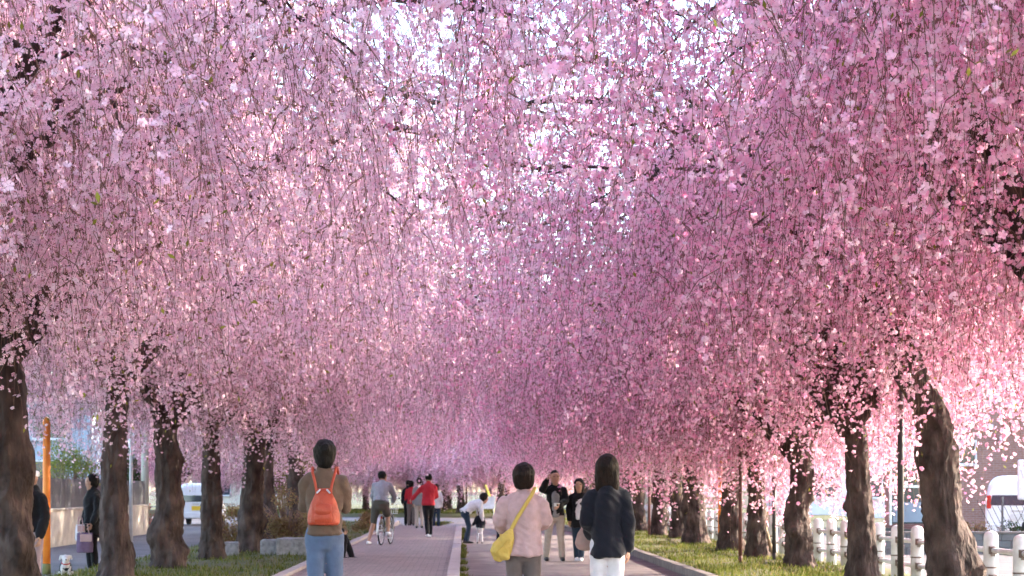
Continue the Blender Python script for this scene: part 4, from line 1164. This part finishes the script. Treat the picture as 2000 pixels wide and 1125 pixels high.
# woman in pink with the yellow bag
qx, qy = at(1022, 221)
person('person in pale pink shirt and taupe trousers with a yellow shoulder bag', qx, qy, 0, .02, 1.60, 'pink_cloth', 'taupe_cloth', 'bob', 'hair_brown', 'shoe_black',
       dict(eL=(-.142, -.005, .665), eR=(.150, .0, .665), wL=(-.115, .10, .60), wR=(.11, .13, .64), aL=(-.05, .03, .045), aR=(.055, -.03, .05), sL=(-.108, -.006, .766), sR=(.108, -.006, .766)),
       hem=.475, flare=.014, bulk=.022, voxel=NEAR, tilt=.22, topname='shirt')
yb = tag(empty('shoulder_bag', (qx - .165, qy - .13, .735)), 'yellow cloth sling bag hanging at the hip of the pink shirt', 'bag')
mb = MB(); 
mb.loft([(-.06, 0, .0), (-.045, 0, .03), (-.02, 0, .10), (.025, 0, .18), (.055, 0, .25)], [.05, .088, .092, .058, .022], [.03, .058, .062, .036, .014], n=22)
remesh(mb, 'bag_body', M['yellow_fabric'], yb, .008, 2, .009, 12, (1.2, 1, .8))
mb = MB(); mb.loft([(.045, 0, .235), (.11, -.028, .36), (.18, -.03, .47), (.235, -.01, .56), (.262, .06, .612), (.268, .14, .622), (.25, .22, .57), (.2, .27, .45), (.08, .27, .3), (-.03, .2, .2), (-.02, .06, .17)], [.018, .017, .017, .017, .017, .017, .016, .016, .016, .016, .014], [.007] * 11, n=8); mb.build('strap', M['yellow_fabric'], yb, smooth=True)
mb = MB(); mb.loft([(-.085, -.062, .055), (-.03, -.07, .10), (.025, -.045, .17)], [.005] * 3, n=6); mb.build('seam', M['yellow_fabric'], yb)

# woman in dark coat
dx, dy = at(1186, 221)
person('person in long dark navy coat and white trousers', dx, dy, 0, -.05, 1.67, 'navy_cloth', 'white_cloth', 'long', 'hair_brown', 'shoe_black',
       dict(eL=(-.140, -.01, .635), eR=(.140, -.02, .635), wL=(-.11, .10, .56), wR=(.145, .01, .49), sL=(-.110, -.006, .766), sR=(.110, -.006, .766), aL=(-.045, -.04, .05), aR=(.05, .05, .045)),
       hem=.452, flare=.012, bulk=.020, voxel=NEAR, tilt=.12, topname='coat', look=-.15, wid=.76)
hbg = tag(empty('handbag', (dx - .19, dy + .22, .82)), 'small plaid handbag held by the person in the dark coat', 'bag')
mb = MB(); mb.loft([(0, 0, 0), (0, 0, .03), (.01, 0, .12), (.02, 0, .17)], [.07, .085, .07, .045], [.03, .04, .035, .02], n=18); remesh(mb, 'bag_body', M['plaid_cloth'], hbg, .008, 1, .004)
mb = MB(); mb.loft([(-.02, 0, .16), (-.03, .0, .23), (.02, 0, .27), (.06, 0, .23), (.055, 0, .16)], [.006] * 5, n=7); mb.build('handle', M['plaid_cloth'], hbg, smooth=True)
mb = MB(); mb.loft([(-.078, 0, .05), (.09, 0, .055)], [.003, .003], n=6); mb.build('stripe', M['white_cloth'], hbg)

# couple facing
mx_, my_ = at(1084, 104)
person('person in black jacket and beige trousers raising an elbow and holding a silver camera', mx_, my_, 0, math.pi + .1, 1.74, 'black_cloth', 'beige_cloth', 'short', 'hair_dark', 'shoe_black',
       dict(eL=(-.125, .06, .655), wL=(-.03, .16, .60), eR=(.175, .03, .76), wR=(.12, .10, .88), aL=(-.09, .0, .045), aR=(.11, -.03, .045), kL=(-.07, .015, .275), kR=(.085, .01, .275)),
       hem=.50, bulk=.02, voxel=MID, inner='midgrey_cloth')
cb_ = tag(empty('camera_device', (mx_ + .02, my_ - .30, 1.03)), 'small silver camera in the hand of the person in black jacket', 'camera')
mb = MB(); mb.box((-.055, -.018, 0), (.055, .018, .068)); mb.build('case', M['silver'], cb_, bevel=.006)
mb = MB(); mb.tube((.012, -.018, .034), (.012, -.045, .034), .024, .02, n=16); mb.build('lens', M['shoe_black'], cb_)
wx_, wy_ = at(1131, 104)
person('person in black cardigan over white top and dark jeans facing the walkers', wx_, wy_, 0, math.pi - .1, 1.58, 'black_cloth', 'dark_denim', 'long', 'hair_dark', 'shoe_white',
       dict(aL=(-.03, .05, .045), aR=(.03, -.02, .045), kL=(-.045, .03, .275), kR=(.045, .0, .275)), hem=.40, bulk=.014, voxel=MID, inner='white_cloth', topname='cardigan')

# seated person behind the brown jacket
sx_, sy_ = at(630, 107)
person('seated person in black on the granite block behind the brown jacket', sx_, sy_, -.02, -math.pi / 2 + .2, 1.62, 'black_cloth', 'black_cloth', 'short', 'hair_dark', 'shoe_black',
       dict(pelvis=(0, 0, .31), waist=(0, .01, .39), chest=(0, .03, .50), collar=(0, .05, .60), neck=(0, .065, .63), sL=(-.108, .045, .58), sR=(.108, .045, .58), eL=(-.13, .10, .43), eR=(.13, .10, .43), wL=(-.06, .22, .38), wR=(.06, .22, .38),
            hL=(-.052, .02, .30), hR=(.052, .02, .30), kL=(-.07, .26, .315), kR=(.06, .25, .31), aL=(-.08, .34, .085), aR=(.05, .22, .085)), hem=.50, bulk=.016, voxel=MID)

# cyclist
cx_, cy_ = at(745, 87)
crot = -.16
person('cyclist in grey hoodie and dark shorts astride a bicycle with one foot on the kerb', cx_ - .03, cy_ - .10, .10, crot, 1.76, 'grey_cloth', 'khaki_cloth', 'short', 'hair_dark', 'shoe_white',
       dict(pelvis=(0, .0, .545), waist=(0, .03, .62), chest=(0, .085, .715), collar=(0, .135, .79), neck=(0, .155, .812), sL=(-.112, .125, .765), sR=(.112, .125, .765),
            eL=(-.155, .19, .62), eR=(.165, .20, .63), wL=(-.12, .33, .565), wR=(.13, .33, .565), hL=(-.052, 0, .53), hR=(.052, 0, .53), kL=(-.105, .06, .30), kR=(.075, .17, .39), aL=(-.165, -.03, .055), aR=(.095, .12, .17)),
       hem=.545, bulk=.02, voxel=MID, leg='shorts', tilt=.05, look=-.35, topname='hoodie')
# hood lump belongs to the hoodie: small separate cloth on the upper back
bk = tag(empty('bicycle', (cx_ + .02, cy_, .10), crot), 'dark city bicycle under the cyclist in grey hoodie', 'bicycle')
WR = .335
def bwheel(yc):
    mb = MB(); mb.torus((0, yc, WR), (1, 0, 0), WR - .018, .018, 44, 8); w_ = mb.build('wheel', M['rubber'], bk, smooth=True)
    mb = MB(); mb.torus((0, yc, WR), (1, 0, 0), WR - .042, .010, 40, 6); mb.build('rim', M['steel'], w_, smooth=True)
    mb = MB()
    for i in range(18):
        a = 2 * math.pi * i / 18; mb.tube((.02 * (-1) ** i, yc, WR), (0, yc + math.cos(a) * (WR - .04), WR + math.sin(a) * (WR - .04)), .0018, n=4)
    mb.build('spoke', M['steel'], w_)
    mb = MB(); mb.tube((-.045, yc, WR), (.045, yc, WR), .022, n=12); mb.build('hub', M['steel'], w_)
bwheel(-.15); bwheel(.92)
bb_, st, hd_ = (0, .28, .30), (0, .08, .82), (0, .72, .86)
mb = MB()
for a, b, r_ in ((bb_, st, .017), (bb_, (0, .76, .62), .019), ((0, .13, .68), hd_, .016), ((0, .76, .60), (0, .70, .96), .019)): mb.tube(a, b, r_, n=10)
for sg in (-1, 1):
    mb.tube((sg * .05, -.15, WR), (sg * .03, .27, .30), .009); mb.tube((sg * .05, -.15, WR), (sg * .02, .12, .66), .008); mb.tube((sg * .045, .92, WR), (sg * .03, .765, .62), .010)
mb.build('frame', M['shoe_black'], bk, smooth=True)
mb = MB(); mb.tube(st, (0, .06, .93), .012); mb.build('seat_post', M['steel'], bk)
mb = MB(); mb.loft([(0, -.06, .95), (0, .0, .955), (0, .10, .945), (0, .2, .94)], [.07, .085, .045, .022], [.025, .03, .022, .016], n=14); mb.build('saddle', M['shoe_black'], bk, smooth=True)
mb = MB(); mb.tube((0, .70, .95), (0, .68, 1.05), .014); mb.loft([(-.29, .52, 1.05), (-.22, .60, 1.07), (0, .68, 1.05), (.22, .60, 1.07), (.29, .52, 1.05)], [.013] * 5, n=8); hb_ = mb.build('handlebar', M['steel'], bk, smooth=True)
for sg in (-1, 1):
    mb = MB(); mb.loft([(sg * .30, .49, 1.05), (sg * .265, .55, 1.055)], [.017, .017], n=10); mb.build('grip', M['rubber'], hb_, smooth=True)
def fender(yc, a0, a1):
    mb = MB(); pts = [(0, yc + math.cos(R(a)) * (WR + .025), WR + math.sin(R(a)) * (WR + .025)) for a in np.linspace(a0, a1, 14)]
    mb.loft(pts, [.03] * 14, [.004] * 14, n=8); mb.build('mudguard', M['steel'], bk, smooth=True)
fender(-.15, 60, 195); fender(.92, 20, 150)
mb = MB(); mb.box((-.04, -.215, .60), (.04, -.185, .65)); mb.build('rear_reflector', M['tail_red'], bk, bevel=.008)
mb = MB(); mb.torus((.03, .28, .30), (1, 0, 0), .085, .006, 24, 5); mb.tube((.05, .28, .30), (.06, .36, .16), .008); mb.tube((-.05, .28, .30), (-.06, .2, .44), .008); mb.box((.06, .32, .14), (.15, .40, .165)); mb.box((-.15, .16, .43), (-.06, .24, .455)); mb.build('crank', M['steel'], bk)
mb = MB(); mb.tube((-.08, .2, .28), (-.14, .12, .02), .009); mb.build('kickstand', M['steel'], bk)
mb = MB()
for i in range(7):
    f_ = i / 6
    mb.tube((-.17 + .34 * f_, .80, .92), (-.14 + .28 * f_, .82, .70), .004, n=4); mb.tube((-.17 + .34 * f_, 1.06, .92), (-.14 + .28 * f_, 1.02, .70), .004, n=4)
for z_, e_ in ((.92, .17), (.81, .155), (.70, .14)):
    for a, b in (((-e_, .80, z_), (e_, .80, z_)), ((-e_, 1.05, z_), (e_, 1.05, z_)), ((-e_, .80, z_), (-e_, 1.05, z_)), ((e_, .80, z_), (e_, 1.05, z_))): mb.tube(a, b, .006, n=5)
mb.tube((0, .74, .75), (0, .84, .75), .012)
mb.build('basket', M['steel'], bk)

# farther walkers on the brick path
X_, Y_ = at(837, 75)
person('person in red hooded jacket and black trousers with an arm stretched out', X_, Y_, .10, .15, 1.70, 'red_cloth', 'black_cloth', 'short', 'hair_dark', 'shoe_white',
       dict(eL=(-.18, .05, .70), wL=(-.27, .14, .60), eR=(.14, .02, .64), wR=(.10, .15, .60), aL=(-.03, -.10, .06), aR=(.04, .09, .045), kL=(-.04, -.01, .28), kR=(.045, .07, .28)), hem=.50, bulk=.022, voxel=FAR)
GW = 'walkers far along the path'
X_, Y_ = at(819, 60); person('person in dark grey coat and beige trousers walking beyond the red jacket', X_, Y_, .10, .1, 1.66, 'midgrey_cloth', 'beige_cloth', 'short', 'hair_dark', 'shoe_black', hem=.45, voxel=FAR, group=GW)
X_, Y_ = at(803, 56); person('person in red top and taupe trousers walking beside the dark grey coat', X_, Y_, .10, 0, 1.60, 'red_cloth', 'taupe_cloth', 'bob', 'hair_dark', 'shoe_black', hem=.48, voxel=FAR, group=GW)
X_, Y_ = at(852, 56); person('person in pale top and dark trousers half hidden by the red jacket', X_, Y_, .0, 0, 1.58, 'white_cloth', 'dark_denim', 'bob', 'hair_dark', 'shoe_black', hem=.46, voxel=FAR, group=GW)
X_, Y_ = at(795, 57); person('person in navy clothes walking ahead of the red top', X_, Y_ + 1.2, .10, 0, 1.62, 'navy_cloth', 'black_cloth', 'short', 'hair_dark', 'shoe_black', hem=.50, voxel=FAR, group=GW)
# stooping adult and toddler, another child
X_, Y_ = at(912, 78)
person('person in white top and jeans stooping to hold a toddler by the hand', X_, Y_, 0, -1.35, 1.58, 'white_cloth', 'dark_denim', 'bob', 'hair_dark', 'shoe_black',
       dict(pelvis=(0, -.03, .50), waist=(0, .04, .565), chest=(0, .14, .62), collar=(0, .225, .655), neck=(0, .255, .665), sL=(-.10, .20, .64), sR=(.10, .20, .64), eL=(-.12, .21, .49), eR=(.12, .21, .49), wL=(-.07, .27, .37), wR=(.07, .24, .36),
            hL=(-.052, -.03, .49), hR=(.052, -.03, .49), kL=(-.058, .05, .28), kR=(.058, .02, .27)), hem=.50, bulk=.012, voxel=FAR, tilt=-.3)
X_, Y_ = at(937, 78)
person('toddler in navy top and white trousers held by the stooping person', X_, Y_, 0, 0.1, .84, 'navy_cloth', 'white_cloth', 'short', 'hair_dark', 'shoe_black',
       dict(eL=(-.16, .0, .64), wL=(-.22, .02, .58), aL=(-.075, 0, .045), aR=(.08, 0, .045)), hem=.47, bulk=.022, voxel=.016)
X_, Y_ = at(977, 82)
person('child in navy clothes half hidden behind the yellow bag', X_, Y_, 0, .5, .95, 'purple_cloth', 'navy_cloth', 'short', 'hair_dark', 'shoe_white', dict(aL=(-.05, .08, .045), aR=(.05, -.08, .05)), hem=.48, bulk=.02, voxel=.016)
# people on the left street
X_, Y_ = at(62, 163)
person('person in black top and mauve trousers behind the thick dark trunk', X_, Y_, 0, 2.6, 1.62, 'black_cloth', 'mauve_cloth', 'cap', 'white_cloth', 'shoe_black', dict(eR=(.15, .03, .64), wR=(.10, .16, .60)), hem=.52, bulk=.016, voxel=MID)
X_, Y_ = at(180, 120)
person('person in black coat and grey skirted coat tails holding shopping bags by the straight trunk', X_, Y_, 0, 2.2, 1.62, 'black_cloth', 'black_cloth', 'bob', 'hair_dark', 'shoe_black', dict(eL=(-.15, .0, .64), wL=(-.15, .06, .50), eR=(.15, 0, .64), wR=(.15, .05, .49)), hem=.36, flare=.01, bulk=.02, voxel=MID, topname='coat')
def tote(label, x, y, z, w, d, h, m, m2):
    r_ = tag(empty('tote_bag', (x, y, z), .2), label, 'bag', 'shopping bags of the person by the straight trunk')
    mb = MB(); mb.loft([(0, 0, 0), (0, 0, h * .5), (0, 0, h)], [w / 2, w / 2 * 1.02, w / 2 * .96], [d / 2, d / 2, d / 2 * .4], n=16, cap=False); remesh(mb, 'bag_body', M[m], r_, .012, 1, .008, 14)
    mb = MB(); mb.box((-w * .3, -d / 2 - .012, h * .55), (w * .42, -d / 2 + .03, h * .92)); mb.build('front_patch', M[m2], r_, bevel=.01)
    for yy in (-.02, .02):
        mb = MB(); mb.loft([(-w * .25, yy, h * .95), (-w * .15, yy, h * 1.45), (w * .15, yy, h * 1.45), (w * .25, yy, h * .95)], [.008] * 4, n=6); mb.build('handle', M[m2], r_, smooth=True)
tote('purple patterned tote bag with pink panel hanging from the hand', X_ - .06, Y_ - .28, .33, .26, .12, .32, 'purple_cloth', 'pink_cloth')
tote('white paper bag behind the purple tote', X_ - .16, Y_ - .16, .52, .16, .08, .26, 'white_cloth', 'pink_cloth')

# small dog in a navy vest
X_, Y_ = at(128, 134)
dog = tag(empty('dog', (X_, Y_, 0), math.pi + .25), 'small pale grey dog in a navy vest sitting on the left street', 'dog')
mb = MB()
mb.loft([(0, -.13, .10), (0, -.06, .14), (0, .02, .20), (0, .07, .25), (0, .085, .30)], [.06, .085, .08, .062, .045], n=14)      # sitting trunk to neck
mb.loft([(0, .07, .325), (0, .10, .345), (0, .13, .345)], [.045, .058, .05], [.045, .055, .048], n=14)
mb.loft([(0, .15, .33), (0, .19, .322), (0, .205, .32)], [.03, .024, .018], n=10)
for sg in (-1, 1):
    mb.loft([(sg * .045, .06, .22), (sg * .045, .075, .12), (sg * .045, .08, .025), (sg * .045, .10, .018)], [.034, .022, .018, .02], n=9)
    mb.loft([(sg * .07, -.10, .10), (sg * .085, -.01, .12), (sg * .085, -.05, .05), (sg * .085, -.02, .02), (sg * .085, .04, .018)], [.05, .042, .026, .02, .02], n=9)
    mb.loft([(sg * .04, .085, .385), (sg * .072, .075, .375), (sg * .085, .08, .325)], [.014, .022, .014], [.012, .012, .01], n=8)
mb.loft([(0, -.17, .08), (0, -.22, .14), (0, -.21, .20)], [.022, .018, .012], n=8)
remesh(mb, 'body', M['dog_fur'], dog, .009, 2, .006, 30, (1, 1, 1))
mb = MB(); mb.loft([(0, -.09, .135), (0, -.03, .175), (0, .03, .225), (0, .068, .262)], [.094, .096, .088, .07], n=18, cap=False); remesh(mb, 'vest', M['navy_cloth'], dog, .009, 1, .004)
mb = MB(); mb.torus((0, .075, .275), (0, .35, 1), .056, .009, 20, 6); mb.build('collar', M['red_cloth'], dog)
for sg in (-1, 1):
    mb = MB(); mb.loft([(sg * .022, .147, .36), (sg * .023, .150, .36)], [.009, .008], n=8); mb.build('eye', M['eye_dark'], dog, smooth=True)
mb = MB(); mb.loft([(0, .212, .328), (0, .222, .327)], [.012, .009], n=8); mb.build('nose', M['eye_dark'], dog, smooth=True)
mb = MB()
